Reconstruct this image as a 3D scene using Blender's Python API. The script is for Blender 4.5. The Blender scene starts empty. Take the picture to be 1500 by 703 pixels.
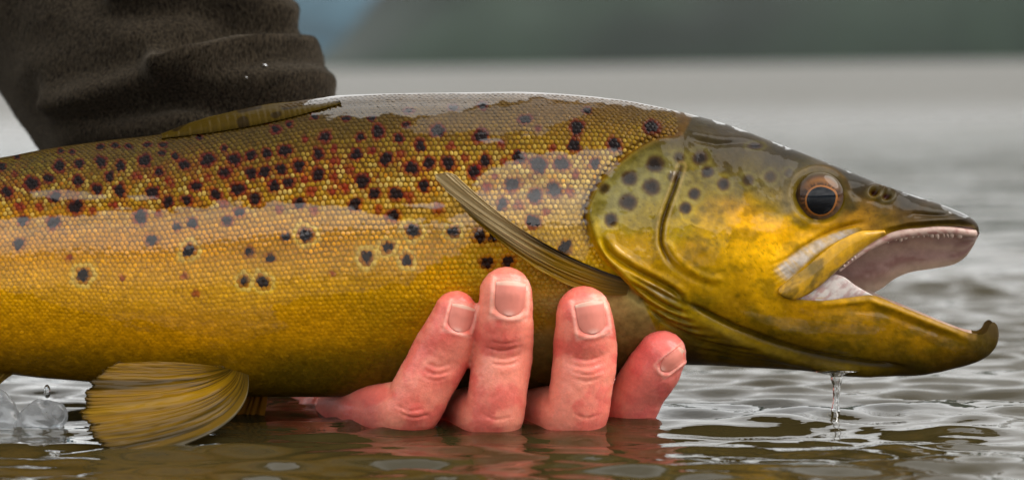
import bpy, math, random
import numpy as np
from mathutils import Vector, Matrix

random.seed(7)
rng = np.random.default_rng(11)
scene = bpy.context.scene
COL = scene.collection

# ------------------------------------------------------------------ camera
F = 3500.0                        # focal length in photo pixels (1500 wide)
CAM = np.array([0.0, -0.845, 0.1232])
PITCH = math.atan(253.5 / F)
ROLL = math.radians(0.75)
_r0 = np.array([1.0, 0, 0]); _f = np.array([0, math.cos(PITCH), -math.sin(PITCH)])
_u0 = np.cross(_r0, _f)
_r = math.cos(ROLL) * _r0 - math.sin(ROLL) * _u0
_u = math.cos(ROLL) * _u0 + math.sin(ROLL) * _r0
cd = bpy.data.cameras.new("camera")
cam = bpy.data.objects.new("camera", cd); COL.objects.link(cam)
cam.matrix_world = Matrix(((_r[0], _u[0], -_f[0], CAM[0]), (_r[1], _u[1], -_f[1], CAM[1]),
                           (_r[2], _u[2], -_f[2], CAM[2]), (0, 0, 0, 1)))
cd.sensor_width = 36.0; cd.lens = 36.0 * F / 1500.0
cd.clip_start = 0.02; cd.clip_end = 40000
cd.dof.use_dof = True; cd.dof.focus_distance = 0.825; cd.dof.aperture_fstop = 10.0
scene.camera = cam

# ------------------------------------------------------------------ sky, sun, exposure
SUN_EL, SUN_AZ = math.radians(46), math.radians(102)      # azimuth: from +Y (away from camera) towards +X
world = bpy.data.worlds.new("World"); scene.world = world; world.use_nodes = True
wn = world.node_tree.nodes; wl = world.node_tree.links
bgn = wn["Background"]
sky = wn.new("ShaderNodeTexSky"); sky.sky_type = 'NISHITA'; sky.sun_disc = False
sky.sun_elevation = SUN_EL; sky.sun_rotation = SUN_AZ
sky.air_density = 1.0; sky.dust_density = 4.0; sky.ozone_density = 1.0
tc = wn.new("ShaderNodeTexCoord")
mp = wn.new("ShaderNodeMapping"); mp.inputs['Scale'].default_value = (1.6, 1.6, 4.5)
nz = wn.new("ShaderNodeTexNoise"); nz.inputs['Scale'].default_value = 1.3; nz.inputs['Detail'].default_value = 5
cr = wn.new("ShaderNodeValToRGB")
cr.color_ramp.elements[0].position = 0.36; cr.color_ramp.elements[0].color = (6.6, 6.6, 6.5, 1)
cr.color_ramp.elements[1].position = 0.66; cr.color_ramp.elements[1].color = (12.5, 12.5, 12.3, 1)
mx = wn.new("ShaderNodeMix"); mx.data_type = 'RGBA'; mx.inputs[0].default_value = 0.94
wl.new(tc.outputs['Generated'], mp.inputs['Vector']); wl.new(mp.outputs[0], nz.inputs['Vector'])
wl.new(nz.outputs[0], cr.inputs[0]); wl.new(sky.outputs[0], mx.inputs[6]); wl.new(cr.outputs[0], mx.inputs[7])
wl.new(mx.outputs[2], bgn.inputs['Color']); bgn.inputs['Strength'].default_value = 0.10
sd = bpy.data.lights.new("sun", 'SUN'); sd.energy = 2.2; sd.angle = math.radians(50); sd.color = (1, 0.96, 0.9)
sun = bpy.data.objects.new("sun", sd); COL.objects.link(sun)
_sd = Vector((math.sin(SUN_AZ) * math.cos(SUN_EL), math.cos(SUN_AZ) * math.cos(SUN_EL), math.sin(SUN_EL)))
sun.rotation_euler = _sd.to_track_quat('Z', 'Y').to_euler()
sun.location = (2, 2, 4)
scene.view_settings.view_transform = 'Standard'; scene.view_settings.look = 'None'
scene.view_settings.gamma = 1.0; scene.view_settings.exposure = 0.66
scene.view_settings.use_curve_mapping = False
scene.render.engine = 'CYCLES'
scene.cycles.max_bounces = 8; scene.cycles.use_denoising = True

# ------------------------------------------------------------------ helpers
def project(P):
    d = P - CAM
    z = d @ _f
    return 750 + F * (d @ _r) / z, 351.5 - F * (d @ _u) / z

def at(px, py, Y=0.0):
    """point on the plane y=Y seen at a photo pixel"""
    d = _f + (px - 750) / F * _r + (351.5 - py) / F * _u
    return CAM + d * ((Y - CAM[1]) / d[1])

def s2l(c):
    c = np.asarray(c, float) / 255.0
    return np.where(c <= 0.04045, c / 12.92, ((c + 0.055) / 1.055) ** 2.4)

def sm(a, b, x):
    t = np.clip((x - a) / (b - a), 0, 1)
    return t * t * (3 - 2 * t)

def pchip(x, y, xi):
    x = np.asarray(x, float); y = np.asarray(y, float)
    h = np.diff(x); dl = np.diff(y) / h
    m = np.zeros_like(y)
    m[0], m[-1] = dl[0], dl[-1]
    s = dl[:-1] * dl[1:] > 0
    w1 = 2 * h[1:] + h[:-1]; w2 = h[1:] + 2 * h[:-1]
    with np.errstate(divide='ignore', invalid='ignore'):
        hm = (w1 + w2) / (w1 / dl[:-1] + w2 / dl[1:])
    m[1:-1] = np.where(s, hm, 0)
    xi = np.clip(xi, x[0], x[-1])
    k = np.clip(np.searchsorted(x, xi) - 1, 0, len(h) - 1)
    t = (xi - x[k]) / h[k]
    return ((2*t**3 - 3*t**2 + 1) * y[k] + (t**3 - 2*t**2 + t) * h[k] * m[k]
            + (-2*t**3 + 3*t**2) * y[k+1] + (t**3 - t**2) * h[k] * m[k+1])

def _hash(ix, iy, seed):
    n = (ix.astype(np.int64) * 374761393 + iy.astype(np.int64) * 668265263 + seed * 1442695041) & 0xFFFFFFFF
    n = ((n ^ (n >> 13)) * 1274126177) & 0xFFFFFFFF
    return ((n ^ (n >> 16)) & 0xFFFF) / 65535.0

def vnoise(x, y, seed=0):
    ix = np.floor(x); iy = np.floor(y); fx = x - ix; fy = y - iy
    fx = fx*fx*(3-2*fx); fy = fy*fy*(3-2*fy)
    a = _hash(ix, iy, seed); b = _hash(ix+1, iy, seed); c = _hash(ix, iy+1, seed); d = _hash(ix+1, iy+1, seed)
    return (a*(1-fx)+b*fx)*(1-fy) + (c*(1-fx)+d*fx)*fy

def fbm(x, y, seed=0, octv=4):
    s = 0; a = 0.5; tot = 0
    for o in range(octv):
        s = s + a * vnoise(x * 2**o, y * 2**o, seed + o * 17); tot += a; a *= 0.55
    return s / tot

def dpoly(px, py, pts):
    """distance to an open polyline, param along it 0..1, and side sign"""
    pts = np.asarray(pts, float)
    L = np.concatenate([[0], np.cumsum(np.hypot(*np.diff(pts, axis=0).T))])
    best = np.full(px.shape, 1e9); tt = np.zeros(px.shape); sg = np.ones(px.shape)
    for k in range(len(pts) - 1):
        a, b = pts[k], pts[k+1]; ab = b - a; l2 = ab @ ab
        t = np.clip(((px - a[0]) * ab[0] + (py - a[1]) * ab[1]) / l2, 0, 1)
        dx = px - a[0] - t * ab[0]; dy = py - a[1] - t * ab[1]
        d = np.hypot(dx, dy); m = d < best
        best = np.where(m, d, best)
        tt = np.where(m, (L[k] + t * math.sqrt(l2)) / L[-1], tt)
        sg = np.where(m, np.sign(ab[0] * (py - a[1]) - ab[1] * (px - a[0])), sg)
    return best, tt, sg

def smooth_line(pts, n=40):
    pts = np.asarray(pts, float)
    L = np.concatenate([[0], np.cumsum(np.sqrt((np.diff(pts, axis=0)**2).sum(1)))]); L /= L[-1]
    t = np.linspace(0, 1, n)
    return np.stack([pchip(L, pts[:, i], t) for i in range(pts.shape[1])], 1)

def inpoly(px, py, pts):
    pts = np.asarray(pts, float); r = np.zeros(px.shape, bool); n = len(pts)
    for i in range(n):
        x0, y0 = pts[i]; x1, y1 = pts[(i+1) % n]
        if y0 == y1: continue
        c = (y0 > py) != (y1 > py)
        r ^= c & (px < (x1 - x0) * (py - y0) / (y1 - y0) + x0)
    return r

def sdpoly(px, py, pts):
    d, _, _ = dpoly(px, py, list(pts) + [pts[0]])
    return np.where(inpoly(px, py, pts), d, -d)

def vnormals(V, Q):
    a = V[Q[:, 2]] - V[Q[:, 0]]; b = V[Q[:, 3]] - V[Q[:, 1]] if Q.shape[1] == 4 else V[Q[:, 1]] - V[Q[:, 0]]
    n = np.cross(a, b) if Q.shape[1] == 4 else np.cross(b, a)
    N = np.zeros_like(V)
    for c in range(3):
        N[:, c] = sum(np.bincount(Q[:, k], weights=n[:, c], minlength=len(V)) for k in range(Q.shape[1]))
    return N / (np.linalg.norm(N, axis=1, keepdims=True) + 1e-20)

def weld(V, Q, tol=2e-6):
    key = np.round(V / tol).astype(np.int64)
    _, idx, inv = np.unique(key, axis=0, return_index=True, return_inverse=True)
    inv = inv.reshape(-1)
    return V[idx], inv[Q]

def mesh_obj(name, V, Q, mat, parent=None, smooth=True, attrs=None):
    """Q: (n,3) or (n,4) array, or a list of such arrays"""
    Qs = [np.asarray(q) for q in (Q if isinstance(Q, list) else [Q])]
    me = bpy.data.meshes.new(name)
    V = np.asarray(V, np.float32)
    me.vertices.add(len(V)); me.vertices.foreach_set('co', V.ravel())
    loops = np.concatenate([q.ravel() for q in Qs]).astype(np.int32)
    tot = np.concatenate([np.full(len(q), q.shape[1]) for q in Qs]).astype(np.int32)
    st = np.concatenate([[0], np.cumsum(tot)[:-1]]).astype(np.int32)
    me.loops.add(len(loops)); me.loops.foreach_set('vertex_index', loops)
    me.polygons.add(len(tot)); me.polygons.foreach_set('loop_start', st); me.polygons.foreach_set('loop_total', tot)
    me.update(calc_edges=True)
    if smooth: me.polygons.foreach_set('use_smooth', np.ones(len(tot), bool))
    for an, (ty, data) in (attrs or {}).items():
        at_ = me.attributes.new(an, ty, 'POINT')
        data = np.asarray(data, np.float32)
        if ty == 'FLOAT_COLOR':
            if data.shape[1] == 3: data = np.concatenate([data, np.ones((len(data), 1), np.float32)], 1)
            at_.data.foreach_set('color', data.ravel())
        elif ty == 'FLOAT_VECTOR': at_.data.foreach_set('vector', data.ravel())
        else: at_.data.foreach_set('value', data.ravel())
    me.validate()
    if mat: me.materials.append(mat)
    o = bpy.data.objects.new(name, me); COL.objects.link(o)
    if parent: put_under(o, parent)
    return o

def put_under(o, parent):
    o.parent = parent
    if parent.type == 'EMPTY': o.matrix_parent_inverse = Matrix.Translation(-Vector(parent.location))

def empty(name, loc=(0, 0, 0)):
    o = bpy.data.objects.new(name, None); COL.objects.link(o); o.location = loc
    o.empty_display_size = 0.02
    return o

def tag(o, label=None, cat=None, group=None, kind=None):
    if label: o['label'] = label
    if cat: o['category'] = cat
    if group: o['group'] = group
    if kind: o['kind'] = kind
    return o

def grid_quads(nr, nc, off=0, flip=False):
    i, j = np.meshgrid(np.arange(nr - 1), np.arange(nc - 1), indexing='ij')
    a = (i * nc + j + off).ravel()
    q = np.stack([a, a + 1, a + nc + 1, a + nc], 1)
    return q[:, ::-1] if flip else q

def tube(path, rad, n=10, cap=True, squash=None):
    """swept tube; path (m,3), rad (m,); returns V,Q"""
    path = np.asarray(path, float); m = len(path); rad = np.broadcast_to(np.asarray(rad, float), (m,))
    T = np.gradient(path, axis=0); T /= np.linalg.norm(T, axis=1, keepdims=True) + 1e-12
    up = np.array([0.0, -1.0, 0.0])
    if abs(T[0] @ up) > 0.9: up = np.array([0, 0, 1.0])
    A = np.zeros_like(path); B = np.zeros_like(path)
    for k in range(m):
        a = up - (up @ T[k]) * T[k]; a /= np.linalg.norm(a) + 1e-12; up = a
        A[k] = a; B[k] = np.cross(T[k], a)
    th = np.linspace(0, 2 * np.pi, n, endpoint=False)
    sq = 1.0 if squash is None else squash
    V = path[:, None] + rad[:, None, None] * (np.cos(th)[None, :, None] * A[:, None] * sq + np.sin(th)[None, :, None] * B[:, None])
    V = V.reshape(-1, 3); Q = []
    for k in range(m - 1):
        for j in range(n):
            Q.append((k*n + j, (k+1)*n + j, (k+1)*n + (j+1) % n, k*n + (j+1) % n))
    if cap:
        V = np.concatenate([V, path[:1], path[-1:]]); c0, c1 = len(V) - 2, len(V) - 1
        for j in range(n):
            Q.append((c0, j, (j+1) % n, c0)); Q.append((c1, (m-1)*n + (j+1) % n, (m-1)*n + j, c1))
    Q = np.array(Q)
    tri = Q[:, 0] == Q[:, 3]
    return V, [Q[~tri], Q[tri][:, :3]] if cap else [Q]

# ---- materials
def pmat(name):
    m = bpy.data.materials.new(name); m.use_nodes = True
    return m, m.node_tree.nodes, m.node_tree.links, m.node_tree.nodes['Principled BSDF']

def simple_mat(name, col, rough=0.5, coat=0.0, attr=None, noise=0.0, nscale=200.0, bump=0.0, bscale=800.0, **kw):
    m, n, l, b = pmat(name)
    b.inputs['Roughness'].default_value = rough
    b.inputs['Coat Weight'].default_value = coat; b.inputs['Coat Roughness'].default_value = 0.06
    tcn = n.new('ShaderNodeTexCoord')
    if attr:
        src = n.new('ShaderNodeAttribute'); src.attribute_name = attr; c = src.outputs['Color']
    else:
        src = n.new('ShaderNodeRGB'); src.outputs[0].default_value = (*col, 1); c = src.outputs[0]
    if noise:
        t = n.new('ShaderNodeTexNoise'); t.inputs['Scale'].default_value = nscale; t.inputs['Detail'].default_value = 6
        l.new(tcn.outputs['Object'], t.inputs['Vector'])
        mr = n.new('ShaderNodeMapRange'); mr.inputs[1].default_value = 0.25; mr.inputs[2].default_value = 0.75
        mr.inputs[3].default_value = 1 - noise; mr.inputs[4].default_value = 1 + noise
        l.new(t.outputs[0], mr.inputs[0])
        mm = n.new('ShaderNodeVectorMath'); mm.operation = 'SCALE'
        l.new(c, mm.inputs[0]); l.new(mr.outputs[0], mm.inputs['Scale']); c = mm.outputs[0]
    l.new(c, b.inputs['Base Color'])
    if bump:
        t2 = n.new('ShaderNodeTexNoise'); t2.inputs['Scale'].default_value = bscale; t2.inputs['Detail'].default_value = 4
        l.new(tcn.outputs['Object'], t2.inputs['Vector'])
        bp = n.new('ShaderNodeBump'); bp.inputs['Strength'].default_value = 0.6; bp.inputs['Distance'].default_value = bump
        l.new(t2.outputs[0], bp.inputs['Height']); l.new(bp.outputs[0], b.inputs['Normal'])
    for k, v in kw.items():
        b.inputs[k.replace('_', ' ')].default_value = v
    return m

def skin_mat(name, use_film, rough=0.42, bump=0.00018):
    """wet fish skin: colour attribute below, a film of water on top (its own smooth normal)"""
    m, n, l, b = pmat(name)
    a = n.new('ShaderNodeAttribute'); a.attribute_name = 'Col'
    tcn = n.new('ShaderNodeTexCoord')
    t = n.new('ShaderNodeTexNoise'); t.inputs['Scale'].default_value = 420; t.inputs['Detail'].default_value = 7
    l.new(tcn.outputs['Object'], t.inputs['Vector'])
    mr = n.new('ShaderNodeMapRange'); mr.inputs[1].default_value = 0.3; mr.inputs[2].default_value = 0.7
    mr.inputs[3].default_value = 0.78; mr.inputs[4].default_value = 1.2
    l.new(t.outputs[0], mr.inputs[0])
    mm = n.new('ShaderNodeVectorMath'); mm.operation = 'SCALE'
    l.new(a.outputs['Color'], mm.inputs[0]); l.new(mr.outputs[0], mm.inputs['Scale'])
    l.new(mm.outputs[0], b.inputs['Base Color'])
    b.inputs['Roughness'].default_value = rough; b.inputs['Specular IOR Level'].default_value = 0.05
    b.inputs['Coat Roughness'].default_value = 0.07; b.inputs['Coat IOR'].default_value = 1.85 if use_film else 1.5
    bp = n.new('ShaderNodeBump'); bp.inputs['Strength'].default_value = 0.7; bp.inputs['Distance'].default_value = bump
    t2 = n.new('ShaderNodeTexNoise'); t2.inputs['Scale'].default_value = 800; t2.inputs['Detail'].default_value = 5
    l.new(tcn.outputs['Object'], t2.inputs['Vector'])
    l.new(t2.outputs[0], bp.inputs['Height']); l.new(bp.outputs[0], b.inputs['Normal'])
    if use_film:
        f = n.new('ShaderNodeAttribute'); f.attribute_name = 'film'
        l.new(f.outputs['Fac'], b.inputs['Coat Weight'])
        fn = n.new('ShaderNodeAttribute'); fn.attribute_name = 'film_normal'
        l.new(fn.outputs['Vector'], b.inputs['Coat Normal'])
    else:
        b.inputs['Coat Weight'].default_value = 0.7
    return m

M_SKIN = skin_mat('wet_trout_skin', True)
M_SCALE = skin_mat('wet_trout_scale', True, rough=0.38, bump=0.00002)

# ================================================================== THE SETTING
# ---- lake: one sheet, fine where it is near
def geo_axis(lo_fine, hi_fine, step, lo, hi, grow=1.09):
    core = np.arange(lo_fine, hi_fine + step * 0.5, step)
    up = [core[-1]]; s = step
    while up[-1] < hi: s *= grow; up.append(up[-1] + s)
    dn = [core[0]]; s = step
    while dn[-1] > lo: s *= grow; dn.append(dn[-1] - s)
    return np.concatenate([dn[:0:-1], core, up[1:]])

FINGER_DIPS = []       # (x, y, radius) places where the lake climbs a wet surface; filled below
def build_lake():
    xs = geo_axis(-0.26, 0.26, 0.0019, -9000, 9000, 1.10)
    ys = geo_axis(-0.16, 0.50, 0.0017, -9000, 9000, 1.06)
    X, Y = np.meshgrid(xs, ys)
    cx = np.gradient(xs)[None, :]; cy = np.gradient(ys)[:, None]
    cell = np.maximum(cx * 0.6, cy)
    Z = np.zeros_like(X)
    r = np.random.default_rng(5)
    nw = 70
    for k in range(nw):
        lam = 0.0120 * (0.40 / 0.0120) ** ((k / (nw - 1)) ** 1.5)
        th = r.normal(math.pi / 2, 0.34)
        ph = r.uniform(0, 2 * math.pi)
        slope = 0.036 * min(1.0, (0.034 / lam) ** 0.9)
        amp = slope * lam / (2 * math.pi) * 1.35
        kx, ky = 2*math.pi/lam*math.cos(th), 2*math.pi/lam*math.sin(th)
        w = np.clip((lam - 3 * cell) / (2 * cell), 0, 1)
        Z += amp * w * np.sin(kx * X + ky * Y + ph + 0.7 * np.sin(0.31 * kx * X + 1.3 * k))
    # calmer in the lee of the hand and fish
    calm = np.exp(-(((X - 0.0) / 0.13) ** 2 + ((Y + 0.045) / 0.045) ** 2))
    Z *= 1 - 0.5 * calm
    Z -= 0.0012
    for (x0, y0, rr) in FINGER_DIPS:
        d = np.hypot(X - x0, Y - y0)
        Z += 0.0010 * np.exp(-np.clip(d - rr, 0, None) / 0.0028) * (d < 0.06)
    # ring ripples under the drip
    dp = at(1223, 618, -0.012); t = (0 - CAM[2]) / (dp[2] - CAM[2]); dp = CAM + (dp - CAM) * t
    d = np.hypot(X - dp[0], Y - dp[1])
    Z += 0.00035 * np.cos(d / 0.0095 * 2 * math.pi) * np.exp(-d / 0.014)
    V = np.stack([X, Y, Z], -1).reshape(-1, 3)
    m, n, l, b = pmat('lake_water')
    b.inputs['Base Color'].default_value = (0.030, 0.023, 0.008, 1)
    b.inputs['IOR'].default_value = 1.333; b.inputs['Specular IOR Level'].default_value = 0.5
    g = n.new('ShaderNodeNewGeometry'); sp = n.new('ShaderNodeSeparateXYZ'); l.new(g.outputs['Position'], sp.inputs[0])
    mr = n.new('ShaderNodeMapRange'); mr.inputs[1].default_value = 0.4; mr.inputs[2].default_value = 7.0
    mr.inputs[3].default_value = 0.02; mr.inputs[4].default_value = 0.40
    l.new(sp.outputs[1], mr.inputs[0]); l.new(mr.outputs[0], b.inputs['Roughness'])
    prev = None
    for sc_, dist in ((3.0, 0.07), (11, 0.022), (40, 0.0035), (115, 0.0011)):
        t = n.new('ShaderNodeTexNoise'); t.inputs['Scale'].default_value = sc_; t.inputs['Detail'].default_value = 3
        mpn = n.new('ShaderNodeMapping'); mpn.inputs['Scale'].default_value = (0.45, 1, 1)
        l.new(g.outputs['Position'], mpn.inputs[0]); l.new(mpn.outputs[0], t.inputs['Vector'])
        bp = n.new('ShaderNodeBump'); bp.inputs['Strength'].default_value = 1.0; bp.inputs['Distance'].default_value = dist
        far = n.new('ShaderNodeMapRange'); far.inputs[1].default_value = 0.15; far.inputs[2].default_value = 1.6
        far.inputs[3].default_value = 0.30; far.inputs[4].default_value = 1.0
        l.new(sp.outputs[1], far.inputs[0]); l.new(far.outputs[0], bp.inputs['Strength'])
        l.new(t.outputs[0], bp.inputs['Height'])
        if prev: l.new(prev.outputs[0], bp.inputs['Normal'])
        prev = bp
    l.new(prev.outputs[0], b.inputs['Normal'])
    o = mesh_obj('lake_water', V, grid_quads(len(ys), len(xs)), m)
    tag(o, 'rippled grey green lake reflecting overcast sky', None, kind='structure')

# ---- hills round the lake
def build_hill(name, dist, az0, az1, hfun, col, depth, seed, label, nu=260, nv=40):
    az = np.radians(np.linspace(az0, az1, nu)); v = np.linspace(0, 1, nv)
    A, Vv = np.meshgrid(az, v)
    H = hfun(np.degrees(A))
    R = dist + depth * Vv
    prof = np.sin(np.clip(Vv, 0, 1) * math.pi) ** 0.8
    n = fbm(np.degrees(A) * 1.7, Vv * 7, seed, 5)
    Z = H * prof * (0.72 + 0.5 * n) + (fbm(np.degrees(A) * 14, Vv * 60, seed + 3, 3) - 0.5) * 10 * prof - 3 * (Vv < 0.01)
    P = np.stack([R * np.sin(A), R * np.cos(A) + CAM[1], Z], -1).reshape(-1, 3)
    m = simple_mat(name + '_forest', col, rough=0.9, noise=0.75, nscale=0.011)
    o = mesh_obj(name, P, grid_quads(nv, nu), m)
    tag(o, label, None, kind='structure')

build_hill('hill', 1100, -5.4, 128, lambda a: 105 * sm(-5.3, -0.3, a) * (1 - 0.4 * sm(60, 128, a)) + 30 * sm(4, 14, a) * sm(60, 14, a),
           (0.007, 0.015, 0.008), 700, 3, 'dark forested hillside rising from the far lake shore')
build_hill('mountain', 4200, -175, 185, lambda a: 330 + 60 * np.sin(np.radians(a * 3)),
           (0.018, 0.046, 0.064), 2500, 9, 'blue hazy mountain range beyond the forested hillside', nu=400)  # blue of the distant air is put into the mountain colour

# ================================================================== THE TROUT
_b = at(700, 575, 0)
trout = empty('brown_trout', tuple(_b))
tag(trout, 'large spotted golden brown trout held in a hand with mouth open', 'fish')

def curve(pts, Y=0.0, dflt=None):
    P = np.array([at(p[0], p[1], p[2] if len(p) > 2 else Y) for p in pts])
    return P[:, 0], P[:, 2]
def X_of(px, py=400, Y=0.0): return at(px, py, Y)[0]

top_c = curve([(-650, 335), (-450, 295), (-300, 268), (-100, 242), (0, 231), (65, 219), (150, 207), (235, 197), (330, 172), (400, 155),
               (450, 146), (500, 140), (600, 137), (750, 135), (850, 140), (930, 150), (1000, 165), (1060, 181), (1130, 207), (1200, 234),
               (1250, 254), (1300, 274), (1350, 290), (1400, 308), (1422, 319), (1431, 328), (1434.5, 337)])
bot_c = curve([(-650, 462), (-450, 488), (-300, 512), (-100, 536), (0, 546), (60, 553), (115, 557), (250, 572), (370, 580), (480, 581), (600, 579),
               (750, 572), (850, 562), (930, 548), (1000, 534), (1050, 535), (1100, 538), (1185, 543), (1228, 547), (1271, 550), (1335, 550),
               (1399, 539), (1437, 527), (1455, 513), (1461, 502), (1463.5, 490)])
lipU_c = curve([(1165, 437, -.019), (1200, 415, -.018), (1240, 383, -.0165), (1290, 348, -.0138), (1330, 336, -.012), (1380, 331, -.009),
                (1420, 332, -.005), (1434, 341, 0)])
lipF_c = curve([(1165, 440, .019), (1225, 446, .016), (1260, 436, .015), (1288, 424, .014), (1312, 407, .013), (1335, 398, .012), (1365, 393, .011), (1395, 387, .009),
                (1412, 378, .006), (1427, 358, .003), (1434.2, 343, 0)])
lipL_c = curve([(1165, 438, -.019), (1205, 440, -.018), (1245, 435, -.016), (1273, 432, -.0145), (1313, 446, -.0125), (1356, 463, -.0105),
                (1399, 480, -.008), (1425, 488, -.006), (1438, 489, -.005), (1445, 484, -.004), (1449, 475, -.0034), (1454, 471, -.0026), (1459, 475, -.0018), (1463.5, 489, 0)])
Xc = lipU_c[0][0]
W_c = ([X_of(p) for p in (-650, -450, -300, 0, 200, 500, 750, 900, 1000, 1100, 1200, 1300, 1434)],
       [.006, .010, .0145, .022, .0255, .028, .0285, .028, .0268, .0240, .0195, .0150, .0080])
wu_c = ([Xc, *[X_of(p) for p in (1240, 1300, 1360, 1400, 1420, 1430)], top_c[0][-1]], [.0195, .0168, .0138, .0108, .0080, .0055, .0032, 0])
wl_c = ([Xc, *[X_of(p) for p in (1240, 1320, 1400, 1435, 1452, 1460)], bot_c[0][-1]], [.0195, .0164, .0125, .0084, .0058, .0040, .0025, 0])
TOPPX = np.array([(-650, 335), (0, 231), (235, 197), (450, 146), (600, 137), (750, 135), (930, 150), (1060, 181), (1200, 234), (1300, 274), (1434, 330)], float)
BOTPX = np.array([(-650, 462), (0, 546), (250, 572), (480, 581), (750, 572), (930, 548), (1000, 534), (1185, 543), (1335, 550), (1463, 520)], float)
def ev(c, X): return pchip(c[0], c[1], X)
def S(v): return np.clip(1 - np.abs(2 * v - 1) ** 2.15, 0, 1) ** 0.5

K, NN = 165, 300
vmc = (float(ev(lipU_c, np.array([Xc]))[0]) - float(ev(top_c, np.array([Xc]))[0])) / (float(ev(bot_c, np.array([Xc]))[0]) - float(ev(top_c, np.array([Xc]))[0]))
vm_c = ([X_of(-650), X_of(300), X_of(900), Xc], [0.55, 0.55, 0.6, vmc])
def full_block(X, rows):
    top, bot, vm = ev(top_c, X), ev(bot_c, X), ev(vm_c, X)
    tm = np.arccos(1 - 2 * vm) / math.pi
    j = rows[None, :]
    t = np.where(j <= K, j / K * tm[:, None], tm[:, None] + (j - K) / (NN - K) * (1 - tm[:, None]))
    v = (1 - np.cos(math.pi * t)) / 2
    z = top[:, None] + (bot - top)[:, None] * v
    y = -ev(W_c, X)[:, None] * S(v)
    return np.stack([np.broadcast_to(X[:, None], z.shape), y, z], -1)
def vj_at_c(rows):
    tm = math.acos(1 - 2 * vmc) / math.pi
    t = np.where(rows <= K, rows / K * tm, tm + (rows - K) / (NN - K) * (1 - tm))
    return (1 - np.cos(math.pi * t)) / 2
def upper_block(X, rows, lip):
    u = vj_at_c(rows) / vmc; u[rows == K] = 1
    top, bot, lp = ev(top_c, X), ev(bot_c, np.minimum(X, bot_c[0][-1])), ev(lip, X)
    z = top[:, None] + (lp - top)[:, None] * u[None]
    b = sm(Xc, Xc + 0.022, X)[:, None]
    yf = ev(W_c, X)[:, None] * S(np.clip((z - top[:, None]) / (bot - top)[:, None], 0, 1))
    yo = ev(wu_c, X)[:, None] * np.clip(1 - (1 - u[None]) ** 2.3, 0, 1) ** 0.5
    return np.stack([np.broadcast_to(X[:, None], z.shape), -((1 - b) * yf + b * yo), z], -1)
def lower_block(X, rows):
    u = (vj_at_c(rows) - vmc) / (1 - vmc); u[rows == K] = 0; u[rows == NN] = 1
    top, bot, lp = ev(top_c, np.minimum(X, top_c[0][-1])), ev(bot_c, X), ev(lipL_c, X)
    z = lp[:, None] + (bot - lp)[:, None] * u[None]
    b = sm(Xc, Xc + 0.03, X)[:, None]
    yf = ev(W_c, X)[:, None] * S(np.clip((z - top[:, None]) / (bot - top)[:, None], 0, 1))
    yo = ev(wl_c, X)[:, None] * np.clip(1 - u[None] ** 2.4, 0, 1) ** 0.5
    return np.stack([np.broadcast_to(X[:, None], z.shape), -((1 - b) * yf + b * yo), z], -1)

x_a = np.linspace(X_of(-650), X_of(-45), 90)
x_b = np.linspace(X_of(-45), Xc, 760)
Xf = np.concatenate([x_a[:-1], x_b])
tt_ = np.linspace(0, 1, 170)
te = 1 - (1 - tt_) ** 1.7
Xu = Xc + (top_c[0][-1] - Xc) * te; Xl = Xc + (bot_c[0][-1] - Xc) * te
r_near = np.arange(0, NN + 1).astype(float)
r_far = np.unique(np.concatenate([np.arange(0, NN + 1, 6), [K, NN]])).astype(float)
Pf = full_block(Xf, r_near); Pu = upper_block(Xu, r_near[:K+1], lipU_c); Pl = lower_block(Xl, r_near[K:])
Pff = full_block(Xf, r_far); Puf = upper_block(Xu, r_far[r_far <= K], lipF_c); Plf = lower_block(Xl, r_far[r_far >= K])
Vs, Qs, off = [], [], 0
for P, far in ((Pf, 0), (Pu, 0), (Pl, 0), (Pff, 1), (Puf, 1), (Plf, 1)):
    P = P.copy()
    if far: P[..., 1] *= -1
    Vs.append(P.reshape(-1, 3)); Qs.append(grid_quads(P.shape[0], P.shape[1], off, bool(far))); off += P.shape[0] * P.shape[1]
BV, BQ = weld(np.concatenate(Vs), np.concatenate(Qs))
BN0 = vnormals(BV, BQ)

# ---- shapes on the near flank and head, drawn where the photo shows them
OPER = smooth_line([(1000, 199), (962, 206), (925, 226), (892, 255), (869, 284), (860, 312), (866, 342), (882, 374), (903, 398), (924, 420), (940, 436)], 50)
PREOP = smooth_line([(998, 244), (988, 275), (977, 305), (969, 335), (968, 352), (975, 373), (990, 391), (1012, 407), (1040, 418), (1064, 421)], 40)
JAWF = smooth_line([(1000, 440), (1045, 463), (1079, 480), (1113, 493), (1147, 505), (1190, 518), (1240, 528), (1295, 535), (1335, 537)], 40)
SUBOP = smooth_line([(879, 345), (892, 368), (912, 384), (938, 400), (965, 414), (990, 429), (1003, 442)], 30)
CREASE = smooth_line([(1279, 324), (1247, 330), (1215, 342), (1180, 362), (1152, 385), (1134, 402)], 30)
EYE = (1200.0, 287.0)

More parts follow.
